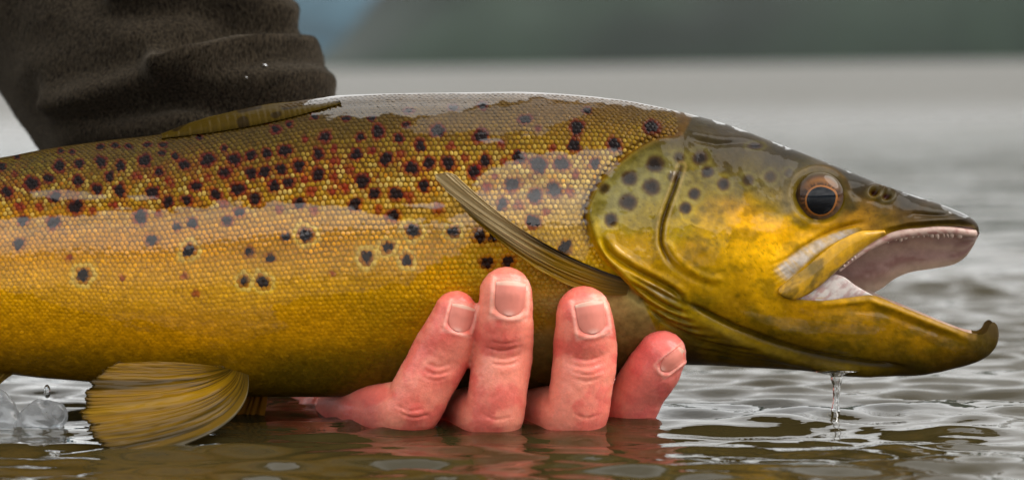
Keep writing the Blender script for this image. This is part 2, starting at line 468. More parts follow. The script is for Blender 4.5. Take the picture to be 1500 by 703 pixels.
def relief(px, py):
    h = np.zeros_like(px)
    m = (px > 820) & (px < 1480)
    x, y = px[m], py[m]
    r = np.zeros_like(x)
    # gill cover edge: plate stands proud of the shoulder
    d, t, s = dpoly(x, y, OPER)
    sd = -d * s                                       # + towards the head
    amp = sm(0.0, 0.12, t)
    inside = sm(-2.0, 3.5, sd) * np.exp(-np.clip(sd, 0, None) / 70.0)
    r += 2.6 * inside * amp * sm(1.0, 0.9, t) + 0.5 * np.exp(-((sd - 6) / 4.5) ** 2) * amp
    r -= 1.5 * np.exp(-((sd + 6) / 5.0) ** 2) * amp
    def groove(line, dep, wid, off=0.0, taper=0.12):
        dd, tt, ss = dpoly(x, y, line)
        e = sm(0, taper, tt) * sm(1, 1 - taper, tt)
        return -dep * np.exp(-((dd * ss - off) / wid) ** 2) * e
    def step(line, dep, wid, decay, taper=0.12, flip=1):
        dd, tt, ss = dpoly(x, y, line); q = dd * ss * flip
        e = sm(0, taper, tt) * sm(1, 1 - taper, tt)
        return dep * sm(-wid, wid, q) * np.exp(-np.clip(q, 0, None) / decay) * e
    # preopercle slit with a lip on its rear side
    wide = 5.5
    r += groove(PREOP[:26], 1.5, 2.4, taper=0.2) + groove(PREOP, 0.5, 5.0)
    r += -groove(PREOP[:22], 0.4, 3.0, off=7, taper=0.25)
    r += -groove(PREOP[:22], 0.4, 2.6, off=-7, taper=0.25)
    r += -groove(PREOP[18:], 0.55, 5.0, off=-11)
    # sub-opercle and gill membranes: folds fanning below the cover
    r += groove(SUBOP, 1.5, 4.0) - groove(SUBOP, 0.8, 5.0, off=-9) - groove(SUBOP, 0.8, 5, off=9)
    folds = [([(908, 392), (940, 413), (975, 432), (1004, 448)], .9), ([(913, 404), (945, 428), (980, 450), (1012, 462)], 1.2),
             ([(925, 424), (950, 445), (985, 463), (1022, 474)], 1.2), ([(938, 440), (965, 463), (1000, 478), (1034, 486)], 1.0),
             ([(955, 460), (985, 479), (1025, 493), (1060, 499)], .8), ([(985, 484), (1030, 500), (1080, 510), (1120, 514)], .7),
             ([(1000, 497), (1050, 510), (1100, 520), (1140, 524)], .6), ([(1005, 508), (1060, 519), (1110, 527), (1160, 532)], .55),
             ([(1030, 522), (1090, 530), (1140, 535), (1180, 537)], .4)]
    for ln, dp_ in folds:
        ln = smooth_line(ln, 20)
        r += groove(ln, dp_, 3.0, taper=0.25) - groove(ln, dp_ * 0.6, 4.0, off=-6.5, taper=0.25)
    # fold between the jaw and the throat
    r += groove(JAWF, 1.7, 4.2) + groove(JAWF, 0.5, 1.8) - groove(JAWF, 1.1, 9.0, off=15, taper=0.2) - groove(JAWF, 0.7, 14.0, off=-20, taper=0.3)
    # cheek bone rim
    r += groove([(1066, 300), (1072, 345), (1066, 385), (1052, 414)], 0.22, 4, taper=.3)
    r += 0.8 * np.exp(-(((x - 1062) / 55) ** 2 + ((y - 350) / 70) ** 2))
    # crease above the maxilla
    r += groove(CREASE, 1.5, 4.5, taper=0.25) - groove(CREASE, 0.9, 8, off=-14, taper=.3) + groove(CREASE, 1.0, 14, off=20, taper=.25)
    # wrinkled skin behind the maxilla
    for k in range(5):
        r += groove([(1118 + 3*k, 392 + 9*k), (1150, 380 + 8*k), (1185 - 4*k, 366 + 7*k)], 0.35, 2.4, taper=.3)
    # eye socket
    de = np.hypot((x - EYE[0]) / 1.05, y - EYE[1])
    r -= 1.0 * sm(36, 30, de)
    r += 0.45 * np.exp(-((de - 43) / 5.0) ** 2)
    r -= 0.2 * np.exp(-((de - 56) / 7.0) ** 2)
    # brow ridge, snout furrow, nostrils
    r -= groove([(1225, 262), (1265, 272), (1300, 282), (1345, 296)], 0.8, 7, taper=.3)
    r += groove([(1232, 275), (1262, 288), (1290, 296), (1312, 297)], 0.6, 5, taper=.3)
    for (nx, ny, dp_) in ((1281, 283, 2.2), (1298, 288, 1.4)):
        dn = np.hypot((x - nx) / 1.4, y - ny)
        r += -dp_ * np.exp(-(dn / 4.0) ** 2) + 0.8 * np.exp(-((dn - 8) / 3.0) ** 2)
    # upper lip roll
    r += -groove([(1290, 335), (1330, 326), (1370, 323), (1405, 322), (1428, 326)], 0.9, 4.0, taper=.15)
    r += groove([(1320, 318), (1340, 313), (1370, 315), (1405, 314)], 0.7, 3.5, taper=.3)
    # skull line
    r += groove([(999, 199), (1025, 206), (1050, 211), (1090, 209), (1130, 217)], 0.7, 4, taper=.25)
    r -= groove([(985, 190), (1020, 197), (1060, 202), (1100, 203)], 0.5, 7, taper=.3)
    # jaw rim roll and the hooked kype
    r += -groove([(1190, 447), (1245, 443), (1273, 440), (1313, 454), (1356, 471), (1399, 487), (1425, 498)], 0.8, 5, taper=.15)
    r += groove([(1230, 455), (1290, 458), (1356, 482), (1405, 500)], 0.35, 4, taper=.25)
    r += (fbm(x / 42, y / 42, 21) - 0.5) * 0.9 + (fbm(x / 13, y / 13, 22, 3) - 0.5) * 0.18
    h[m] = r * sm(820, 850, x)
    # trunk: soft muscle and the shoulder behind the gill
    h += (fbm(px / 120, py / 70, 31, 3) - 0.5) * 1.3 * sm(900, 840, px)
    h -= 1.2 * np.exp(-((py - (300 + 0.02 * px)) / 6.0) ** 2) * sm(860, 700, px) * 0.18        # lateral line
    return h

bpx, bpy_ = project(BV)
near = BV[:, 1] < 1e-5
hh = np.zeros(len(BV)); hh[near] = relief(bpx[near], bpy_[near])
edge = np.clip(-BV[:, 1] / 0.004, 0, 1)
BV1 = BV + BN0 * (hh * edge * 0.001)[:, None]
BN1 = vnormals(BV1, BQ)
bpx, bpy_ = project(BV1)

# near surface depth map, 2-pixel cells
_mx, _my = 1100, 400
YM = np.full((_my, _mx), 9.0)
_ix = np.clip(((bpx[near] + 650) / 2).astype(int), 0, _mx - 1); _iy = np.clip((bpy_[near] / 2).astype(int), 0, _my - 1)
np.minimum.at(YM, (_iy, _ix), BV1[near, 1])
for _ in range(14):
    Z_ = YM.copy()
    for a, b in ((0, 1), (0, -1), (1, 0), (-1, 0)):
        R = np.roll(YM, (a, b), (0, 1)); Z_ = np.where((Z_ > 8) & (R < 8), R, Z_)
    YM = Z_
YM[YM > 8] = 0
def surfY(px, py):
    px = np.asarray(px, float); py = np.asarray(py, float)
    return YM[np.clip((py / 2).astype(int), 0, _my - 1), np.clip(((px + 650) / 2).astype(int), 0, _mx - 1)]

# ---- pigment, with belly and crease shade painted in
SPOT = [(25,229,4,0),(3,244,6,0),(89,221,5,0),(106,223,5,0),(147,215,6,0),(169,213,6,0),(188,214,6,0),(216,212,6,0),(239,212,6,0),(237,224,6,0),
 (257,229,6,0),(292,201,5,0),(87,244,9,0),(116,240,7,0),(148,237,9,0),(177,243,8,0),(212,235,10,0),(270,242,8,0),(304,234,11,0),(328,217,5,0),
 (343,234,10,0),(367,228,8,0),(391,225,8,0),(21,255,6,1),(46,269,11,0),(71,262,8,0),(114,265,9,0),(160,259,8,0),(201,258,9,1),(233,252,8,0),
 (249,267,10,1),(287,273,9,0),(305,260,8,1),(329,252,9,0),(348,277,11,0),(368,254,9,0),(388,252,9,0),(10,281,9,0),(80,289,9,0),(142,277,8,0),
 (175,279,10,0),(224,282,10,0),(246,295,9,0),(274,293,8,0),(316,285,9,0),(374,291,10,0),(328,299,9,1),(29,303,9,1),(58,303,9,1),(111,303,12,0),
 (135,308,8,1),(167,301,8,1),(206,317,11,0),(78,326,10,0),(34,323,8,0),(259,332,7,0),(282,327,8,0),(232,313,7,1),(333,323,8,0),(350,311,8,0),
 (28,357,9,0),(222,352,9,0),(277,367,10,2),(365,369,8,0),(396,378,8,0),(101,378,7,1),(122,403,11,2),(179,407,6,1),(270,404,6,1),(357,412,8,2),
 (385,413,10,2),(287,430,7,1),(392,178,5,0),(404,190,7,0),(424,182,6,0),(460,171,6,0),(507,174,6,0),(545,174,6,0),(599,163,7,0),(664,158,7,0),
 (447,204,6,1),(476,201,9,0),(528,201,7,0),(554,193,10,0),(584,203,8,0),(615,213,9,0),(595,183,6,0),(641,191,10,0),(417,221,10,0),(466,226,9,0),
 (489,218,7,1),(522,226,9,0),(545,221,8,1),(566,233,10,0),(587,226,8,1),(603,247,11,0),(629,239,10,0),(660,214,8,1),(657,239,11,0),(682,231,8,1),
 (696,251,10,0),(412,248,9,0),(437,243,10,0),(466,255,10,0),(491,236,9,1),(512,248,9,1),(531,265,11,0),(401,273,9,0),(423,267,9,0),(446,263,8,1),
 (455,280,10,1),(489,260,9,1),(506,275,9,1),(486,280,8,1),(549,284,9,0),(580,284,11,0),(600,290,10,1),(621,272,9,0),(642,306,11,1),(520,299,10,0),
 (554,307,9,1),(576,316,10,0),(438,297,9,0),(460,309,8,1),(409,307,8,1),(448,344,11,2),(419,347,7,0),(605,338,11,2),(664,339,9,2),(568,362,9,2),
 (537,377,10,2),(596,381,9,2),(486,400,5,1),(707,155,8,0),(704,199,11,0),(769,175,10,0),(788,188,6,1),(845,187,11,0),(860,162,7,0),(734,211,8,1),
 (841,213,10,0),(900,212,11,0),(711,236,10,0),(738,236,8,1),(760,230,10,0),(789,241,13,0),(823,240,12,0),(694,251,10,0),(872,239,8,0),(843,255,9,1),
 (713,273,10,1),(750,270,12,0),(784,287,12,0),(812,278,12,0),(835,282,9,1),(736,298,9,0),(760,301,10,1),(725,259,7,1),(809,217,7,1),(703,346,11,0),
 (725,346,10,0),(714,385,11,0),(744,383,10,0),(828,363,11,0),(781,325,11,0),(800,310,8,1),(710,324,7,1),(955,186,11,0),
 (-30,262,9,0),(-60,285,9,0),(-25,300,8,0),(-90,275,9,0),(-120,300,9,0),(-70,320,9,0),(-110,340,8,0),(-160,310,9,0),(-200,330,9,0),(-150,350,9,0),
 (-240,325,8,0),(-260,350,9,0),(-300,345,8,0),(-340,365,8,0),(-190,375,8,2),(-60,380,8,2),(-400,370,8,0),(-450,380,7,0)]
HSPOT = [(959,241,14),(995,231,9),(1025,232,12),(922,261,13),(986,259,9),(1036,252,10),(954,274,14),(1060,270,10),(920,296,14),(1017,284,10),
 (1004,305,10),(895,322,11),(1096,264,9),(1128,259,9),(1106,214,11),(1156,254,7),(885,276,9)]
TRUNK = [(-400,320,(92,76,18)),(-400,400,(160,118,60)),(-400,470,(160,115,25)),
 (30,240,(88,72,16)),(200,220,(88,70,14)),(350,205,(86,68,12)),(500,182,(92,72,14)),(700,165,(112,86,26)),(850,155,(122,92,28)),(960,170,(112,86,24)),
 (60,275,(100,72,14)),(300,250,(96,68,10)),(500,235,(98,70,12)),(700,215,(108,80,18)),(850,215,(128,96,36)),(930,200,(118,90,30)),
 (60,335,(138,102,56)),(220,345,(138,100,52)),(420,345,(138,100,48)),(600,345,(140,106,52)),(760,290,(134,106,64)),(820,330,(150,116,58)),(860,380,(168,128,48)),
 (60,400,(168,122,38)),(220,415,(166,120,30)),(400,415,(166,122,30)),(600,405,(150,110,22)),(740,400,(118,94,30)),(820,400,(112,88,36)),
 (60,485,(158,112,10)),(250,490,(160,112,12)),(450,470,(152,108,8)),(600,470,(128,94,10)),(760,470,(104,82,28)),
 (100,540,(128,94,16)),(300,540,(126,92,20)),(450,555,(92,72,28)),(620,540,(88,70,28)),(800,500,(104,88,52)),(880,450,(120,104,70)),(940,480,(98,82,52)),(960,520,(86,68,40))]  # low belly samples carry the underside shade
HEAD = [(1000,180,(96,78,26)),(1080,200,(84,66,16)),(1060,228,(92,74,18)),(1150,225,(74,60,22)),(1250,262,(66,54,24)),(1330,292,(70,56,20)),(1400,315,(64,50,20)),
 (1150,262,(98,80,40)),(1120,280,(128,110,72)),(1150,300,(142,122,84)),(1090,262,(116,98,52)),
 (900,285,(140,126,76)),(950,258,(142,128,80)),(935,320,(150,126,62)),(985,270,(138,122,70)),(1030,265,(138,116,58)),(930,365,(176,132,32)),(950,395,(170,126,20)),
 (1000,330,(168,136,56)),(1020,370,(178,132,18)),(1040,335,(186,144,40)),(1040,400,(180,136,16)),(1090,320,(204,152,16)),(1100,370,(200,150,22)),(1140,340,(204,152,22)),
 (1110,410,(186,138,18)),(1160,325,(196,148,40)),(1200,332,(196,146,30)),(1250,318,(196,144,20)),(1240,300,(104,84,36)),(1300,315,(150,114,14)),(1330,325,(120,90,14)),(1390,325,(110,86,26)),
 (1010,420,(164,122,12)),(960,425,(150,114,22)),(930,415,(168,128,30)),(1000,455,(150,118,42)),(1040,480,(146,114,34)),(1000,490,(118,94,40)),(1060,505,(112,88,34)),(1000,520,(86,68,44)),
 (1080,450,(158,116,14)),(1130,440,(190,140,22)),(1180,455,(192,138,14)),(1120,475,(130,98,14)),(1180,490,(126,94,18)),(1250,460,(190,136,12)),(1300,470,(164,118,12)),(1250,500,(124,92,20)),
 (1340,490,(156,112,12)),(1400,505,(134,98,16)),(1440,505,(84,66,28)),(1452,480,(74,58,34)),(1320,520,(122,92,24)),(1250,530,(128,100,34)),(1150,520,(134,104,36)),(1200,540,(104,82,38)),(1330,542,(100,76,36)),(1420,530,(100,74,30))]

def idw(px, py, tab, ax=1.0, s=14.0, p=1.9):
    acc = np.zeros((len(px), 3)); w = np.zeros(len(px))
    for x, y, c in tab:
        k = 1.0 / (((px - x) * ax) ** 2 + (py - y) ** 2 + s * s) ** p
        acc += k[:, None] * s2l(c); w += k
    return acc / w[:, None]

def blend(c, col, w): return c * (1 - w[:, None]) + np.asarray(col)[None] * w[:, None]

def headness(px, py):
    d, t, s = dpoly(px, py, np.concatenate([[(1040, 120), (1015, 170)], OPER, [(955, 470), (1000, 560)]]))
    return sm(-2.5, 2.5, -d * s)

PAT_N = lambda x, y, k: fbm(x / k, y / k, 41)
def pigment(px, py, scale=False, rep=1):
    wx = px + (PAT_N(px, py, 16) - 0.5) * 10; wy = py + (PAT_N(px + 99, py, 16) - 0.5) * 10
    c = idw(wx, wy, TRUNK, 0.33, 12)
    flank = np.exp(-((py - (272 - 0.045 * (px - 300))) / 42.0) ** 2) * sm(-200, 0, px)       # rusty mottled upper flank
    rust = sm(0.50, 0.66, fbm(px / 26, py / 20, 55, 3)) * flank
    if scale:
        c = c * 1.30 + 0.012
        pale = flank * sm(380, 760, px) * 0.55 + flank * 0.22
        c = blend(c, s2l((196, 162, 104)), np.clip(pale + 0.5 * np.exp(-(((px - 785) / 80) ** 2 + ((py - 285) / 50) ** 2)), 0, 0.8))
        mid = np.exp(-((py - 365) / 40.0) ** 2) * sm(720, 640, px)
        c = blend(c, s2l((204, 138, 62)), mid * 0.55)
        c = blend(c, s2l((136, 74, 18)), rust * 0.38)
        rr = np.repeat(np.random.default_rng(3).random(len(px) // rep), rep)
        c = blend(c, s2l((206, 184, 130)), flank * (rr > 0.72) * 0.55)
        c = blend(c, s2l((178, 98, 14)), flank * (rr < 0.10) * 0.35)
        c = c * (0.86 + 0.28 * np.repeat(np.random.default_rng(4).random(len(px) // rep), rep))[:, None]
    else:
        c = blend(c, s2l((92, 40, 8)), rust * 0.7)
        c = c * (0.80 + 0.36 * fbm(px / 9, py / 7, 61))[:, None]
    dark = s2l((24, 11, 6)); red = s2l((112, 40, 6)); halo = s2l((186, 160, 96))
    for (sx, sy, r, ty) in SPOT:
        m = (np.abs(px - sx) < r * 2.6) & (np.abs(py - sy) < r * 2.6)
        if not m.any(): continue
        x = px[m] - sx; y = py[m] - sy; r = r * .94
        yk = 1.45 if sy < 225 + (0 if sx < 300 else -40) else 1.0
        a = np.arctan2(y, x)
        rad = r * (1 + 0.06 * np.sin(3 * a + sx) + 0.05 * np.sin(5 * a + sy)) * (1 + 0.08 * np.cos(2 * a + sx * 3))
        d = np.hypot(x, y * yk) / rad
        d = d + (vnoise(px[m] / 3.0, py[m] / 3.0, 7) - 0.5) * 0.28
        cc = c[m]
        if ty == 2: cc = blend(cc, halo, np.exp(-((d - 1.55) / 0.38) ** 2) * 0.7)
        if ty == 1:
            cc = blend(cc, red, sm(1.35, 0.5, d) * 0.85)
        else:
            cc = blend(cc, red, sm(1.6, 0.9, d) * (0.85 if sy < 330 else 0.6))
            cc = blend(cc, dark, sm(1.05, 0.72, d))
        c[m] = cc
    hd = headness(px, py)
    if not scale and (hd > 0).any():
        m = hd > 0
        x, y = px[m], py[m]
        hx = x + (fbm(x / 20, y / 20, 71) - .5) * 22; hy = y + (fbm(x / 20, y / 20, 72) - .5) * 22
        k = idw(hx, hy, HEAD, 1.0, 10)
        # brown clouding and fine speckle
        k = k * (0.66 + 0.52 * fbm(x / 40, y / 30, 73))[:, None]
        k = blend(k, s2l((78, 66, 22)), sm(0.50, 0.72, fbm(x / 24, y / 18, 75, 5)) * 0.50)
        cheek = np.exp(-(((x - 1115) / 62) ** 2 + ((y - 352) / 58) ** 2))
        k = k * (1 - (np.clip(1 - 1.25 * cheek, 0, 1) * .62)[:, None] * np.array([.30, .24, .10])) * (1 + .22 * cheek)[:, None]
        k = blend(k, s2l((60, 40, 14)), sm(0.80, 0.86, vnoise(x / 2.6, y / 2.6, 76)) * 0.35 * sm(0.45, .6, fbm(x / 40, y / 40, 77)))
        for (sx, sy, r) in HSPOT:
            mm = (np.abs(x - sx) < r * 2) & (np.abs(y - sy) < r * 2)
            yk = 2.2 if sy in (214, 186) else 1.05
            d = np.hypot(x[mm] - sx, (y[mm] - sy) * yk) / r + (fbm(x[mm] / 7, y[mm] / 7, 78) - .5) * 0.35
            st = 0.93 if r > 9.5 else 0.7
            q = blend(k[mm], s2l((176, 166, 120)), np.exp(-((d - 1.35) / 0.3) ** 2) * 0.14)
            q = blend(q, s2l((72, 50, 30)), sm(1.2, 0.7, d) * st)
            k[mm] = blend(q, s2l((26, 17, 12)), sm(0.95, 0.35, d) * st)
        # pale wrinkled skin above the maxilla
        d, t, s = dpoly(x, y, smooth_line([(1268, 334), (1238, 342), (1208, 355), (1180, 372), (1152, 396), (1134, 412)], 24))
        wdt = 4 + 13 * t
        streak = 0.25 + 1.15 * fbm((x + y) / 26, (x - y) / 5, 81, 3)
        k = blend(k, s2l((166, 154, 146)), np.clip(sm(1.15, 0.5, d / wdt) * streak, 0, 1) * sm(0.02, 0.2, t) * sm(1.0, .84, t))
        # preopercle slit: highlight on its edges and shadow inside painted in
        d, t, s = dpoly(x, y, PREOP[:30])
        k = blend(k, s2l((190, 160, 120)), np.exp(-((d - 6.5) / 2.0) ** 2) * 0.35 * sm(1, .8, t))
        k = blend(k, s2l((60, 34, 22)), np.exp(-(d / 3.0) ** 2) * 0.8 * sm(1, .6, t))
        d, t, s = dpoly(x, y, JAWF)
        k = blend(k, s2l((54, 42, 14)), np.exp(-(d / 4.0) ** 2) * 0.7)  # shade in the jaw fold painted dark
        k = blend(k, s2l((176, 146, 74)), np.exp(-((d * s - 15) / 8.0) ** 2) * 0.4 * sm(0, .2, t) * sm(1, .7, t))  # highlight on the ridge beside the fold painted pale
        # lips and mouth rim
        d, t, s = dpoly(x, y, [(1240, 384), (1290, 350), (1330, 338), (1380, 333), (1425, 334)])
        k = blend(k, s2l((176, 150, 122)), sm(6, 1, d) * 0.6)
        d, t, s = dpoly(x, y, [(1170, 440), (1245, 436), (1273, 433), (1313, 447), (1356, 464), (1399, 481), (1425, 493)])
        k = blend(k, s2l((150, 118, 74)), sm(9, 2, d) * 0.5)
        for (nx, ny) in ((1281, 283), (1298, 288)):
            dn = np.hypot((x - nx) / 1.4, y - ny)
            k = blend(k, s2l((70, 34, 22)), sm(5, 2, dn)); k = blend(k, s2l((150, 138, 120)), np.exp(-((dn - 8) / 2.5) ** 2) * .4)
        de = np.hypot((x - EYE[0]) / 1.05, y - EYE[1])
        k = blend(k, s2l((120, 100, 52)), sm(43, 38, de) * .7)
        k = blend(k, s2l((150, 118, 40)), np.exp(-((de - 43) / 3.0) ** 2) * 0.55 * sm(300, 250, y))
        k = blend(k, s2l((134, 124, 108)), np.exp(-((de - 47) / 9.0) ** 2) * 0.45 * sm(1215, 1150, x))
        c[m] = c[m] * (1 - hd[m])[:, None] + k * hd[m][:, None]
        # dark red gill slit just behind the cover
        d, t, s = dpoly(px, py, OPER[18:34])
        q = -d * s
        c = blend(c, s2l((46, 16, 14)), np.exp(-((q + 5) / 4.5) ** 2) * sm(0, .25, t) * sm(1, .75, t) * 0.9)
        d, t, s = dpoly(px, py, OPER)
        c = blend(c, s2l((120, 92, 30)), np.exp(-((-d * s - 2) / 3.0) ** 2) * 0.4)
    # darkest pigment along the back, lighter below; underside shade painted in at the belly
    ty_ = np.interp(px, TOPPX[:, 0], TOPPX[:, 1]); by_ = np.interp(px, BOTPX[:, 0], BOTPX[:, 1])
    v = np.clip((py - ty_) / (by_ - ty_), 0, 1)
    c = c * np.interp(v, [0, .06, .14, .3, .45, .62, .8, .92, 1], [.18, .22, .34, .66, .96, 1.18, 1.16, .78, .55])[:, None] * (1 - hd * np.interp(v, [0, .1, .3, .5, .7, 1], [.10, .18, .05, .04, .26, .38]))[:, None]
    lum = c.mean(1, keepdims=True)
    return np.clip(lum + (c - lum) * np.interp(v, [0, .3, .55, 1], [1.55, 1.38, 1.18, 1.18])[:, None], 0.0012, 1) * np.array([1.30, 1.34, 1.30])

SHEEN_MID = [(-700, 322), (0, 318), (60, 319), (130, 316), (165, 309), (215, 306), (250, 312), (300, 302), (330, 292), (365, 303), (400, 299), (450, 300), (500, 304), (545, 310),
            (575, 322), (620, 326), (660, 322), (700, 312), (700, 262), (725, 240), (770, 236), (800, 226), (850, 222), (905, 215), (900, 250), (868, 285), (858, 315), (866, 350),
            (850, 395), (800, 375), (740, 352), (712, 338), (690, 352), (668, 374), (640, 384), (622, 392), (595, 412), (545, 423), (470, 433), (400, 444), (404, 466), (418, 480), (395, 486),
            (372, 494), (330, 498), (285, 494), (240, 498), (190, 478), (140, 462), (100, 446), (40, 432), (0, 427), (-700, 440)]
SHEEN_TOP = [(438, 168), (470, 120), (1060, 120), (1450, 300), (1432, 326), (1340, 286), (1240, 247), (1130, 205), (1040, 174), (1000, 166), (930, 154), (860, 147), (800, 146), (740, 150), (690, 158), (650, 166), (632, 171), (600, 170), (560, 169), (530, 172), (505, 167), (470, 171)]
SHEEN_OPER = [(1008, 250), (985, 246), (940, 240), (905, 266), (885, 300), (880, 335), (905, 375), (945, 392), (965, 372), (980, 390), (1030, 352), (1055, 372), (1075, 330), (1100, 300), (1080, 262), (1040, 246)]
SHEEN_BITS = [[(265, 505), (300, 498), (335, 503), (330, 512), (285, 514)], [(280, 530), (320, 520), (350, 528), (345, 537), (300, 540)],
             [(45, 281), (90, 279), (150, 285), (155, 291), (90, 293), (50, 289)], [(185, 288), (225, 286), (232, 291), (200, 294)], [(590, 300), (640, 296), (655, 302), (610, 306)],
             [(700, 205), (730, 203), (740, 208), (712, 211)], [(760, 222), (800, 228), (790, 235), (765, 232)], [(1080, 455), (1200, 470), (1300, 478), (1280, 490), (1150, 486)]]
SHEEN_GLOSS = [[(590, 186), (618, 178), (640, 168), (700, 160), (800, 150), (880, 152), (850, 170), (815, 184), (790, 195), (745, 199), (690, 194), (640, 198), (610, 196)],
              [(1000, 352), (1030, 345), (1062, 362), (1048, 386), (1014, 390), (996, 372)], [(940, 360), (962, 350), (968, 380), (950, 396)],
              [(1175, 452), (1245, 452), (1300, 462), (1290, 474), (1230, 470), (1180, 464)], [(1330, 476), (1400, 500), (1420, 512), (1380, 508), (1335, 492)],
              [(925, 402), (960, 420), (992, 436), (985, 442), (950, 428)], [(1010, 472), (1060, 490), (1100, 502), (1060, 500), (1015, 482)], [(1110, 312), (1150, 318), (1140, 345), (1105, 340)]]
def film(px, py):  # coat weight of the water film, shaped to the reflected sky sheen
    jx = px + (fbm(px / 14, py / 6, 91, 3) - .5) * 30; jy = py + (fbm(px / 22, py / 8, 92, 4) - .5) * 22
    f = np.zeros_like(px)
    f = np.maximum(f, 0.86 * sm(-0.8, 0.8, sdpoly(jx, jy, SHEEN_MID)))
    f = np.maximum(f, sm(-1, 1, sdpoly(jx, jy, SHEEN_TOP)))
    f = np.maximum(f, 0.34 * sm(-1.0, 1.0, sdpoly(jx, jy, SHEEN_OPER)))
    for b in SHEEN_GLOSS: f = np.maximum(f, .36 * sm(-1.0, 1.0, sdpoly(jx, jy, b)))  # weak coat patches drawn where highlights sit
    for b in SHEEN_BITS: f = np.maximum(f, sm(-0.8, 0.8, sdpoly(px + (jx - px) * .4, py + (jy - py) * .4, b)))
    return f

bcol = np.zeros((len(BV), 3)); bfil = np.zeros(len(BV))
bcol[near] = pigment(bpx[near], bpy_[near])
bcol[~near] = pigment(bpx[~near], np.clip(bpy_[~near], 140, 560))
bfil[near] = film(bpx[near], bpy_[near])
hdn = headness(bpx, bpy_)
fw = np.clip(0.03 + 0.95 * bfil + 0.045 * hdn, 0, 1)
fn = BN0 * (1 - hdn)[:, None] + BN1 * hdn[:, None]
fn /= np.linalg.norm(fn, axis=1, keepdims=True)
body = mesh_obj('body', BV1, BQ, M_SKIN, trout, attrs={'Col': ('FLOAT_COLOR', bcol), 'film': ('FLOAT', fw), 'film_normal': ('FLOAT_VECTOR', fn)})
tag(body, 'golden flank and head with dark haloed spots')

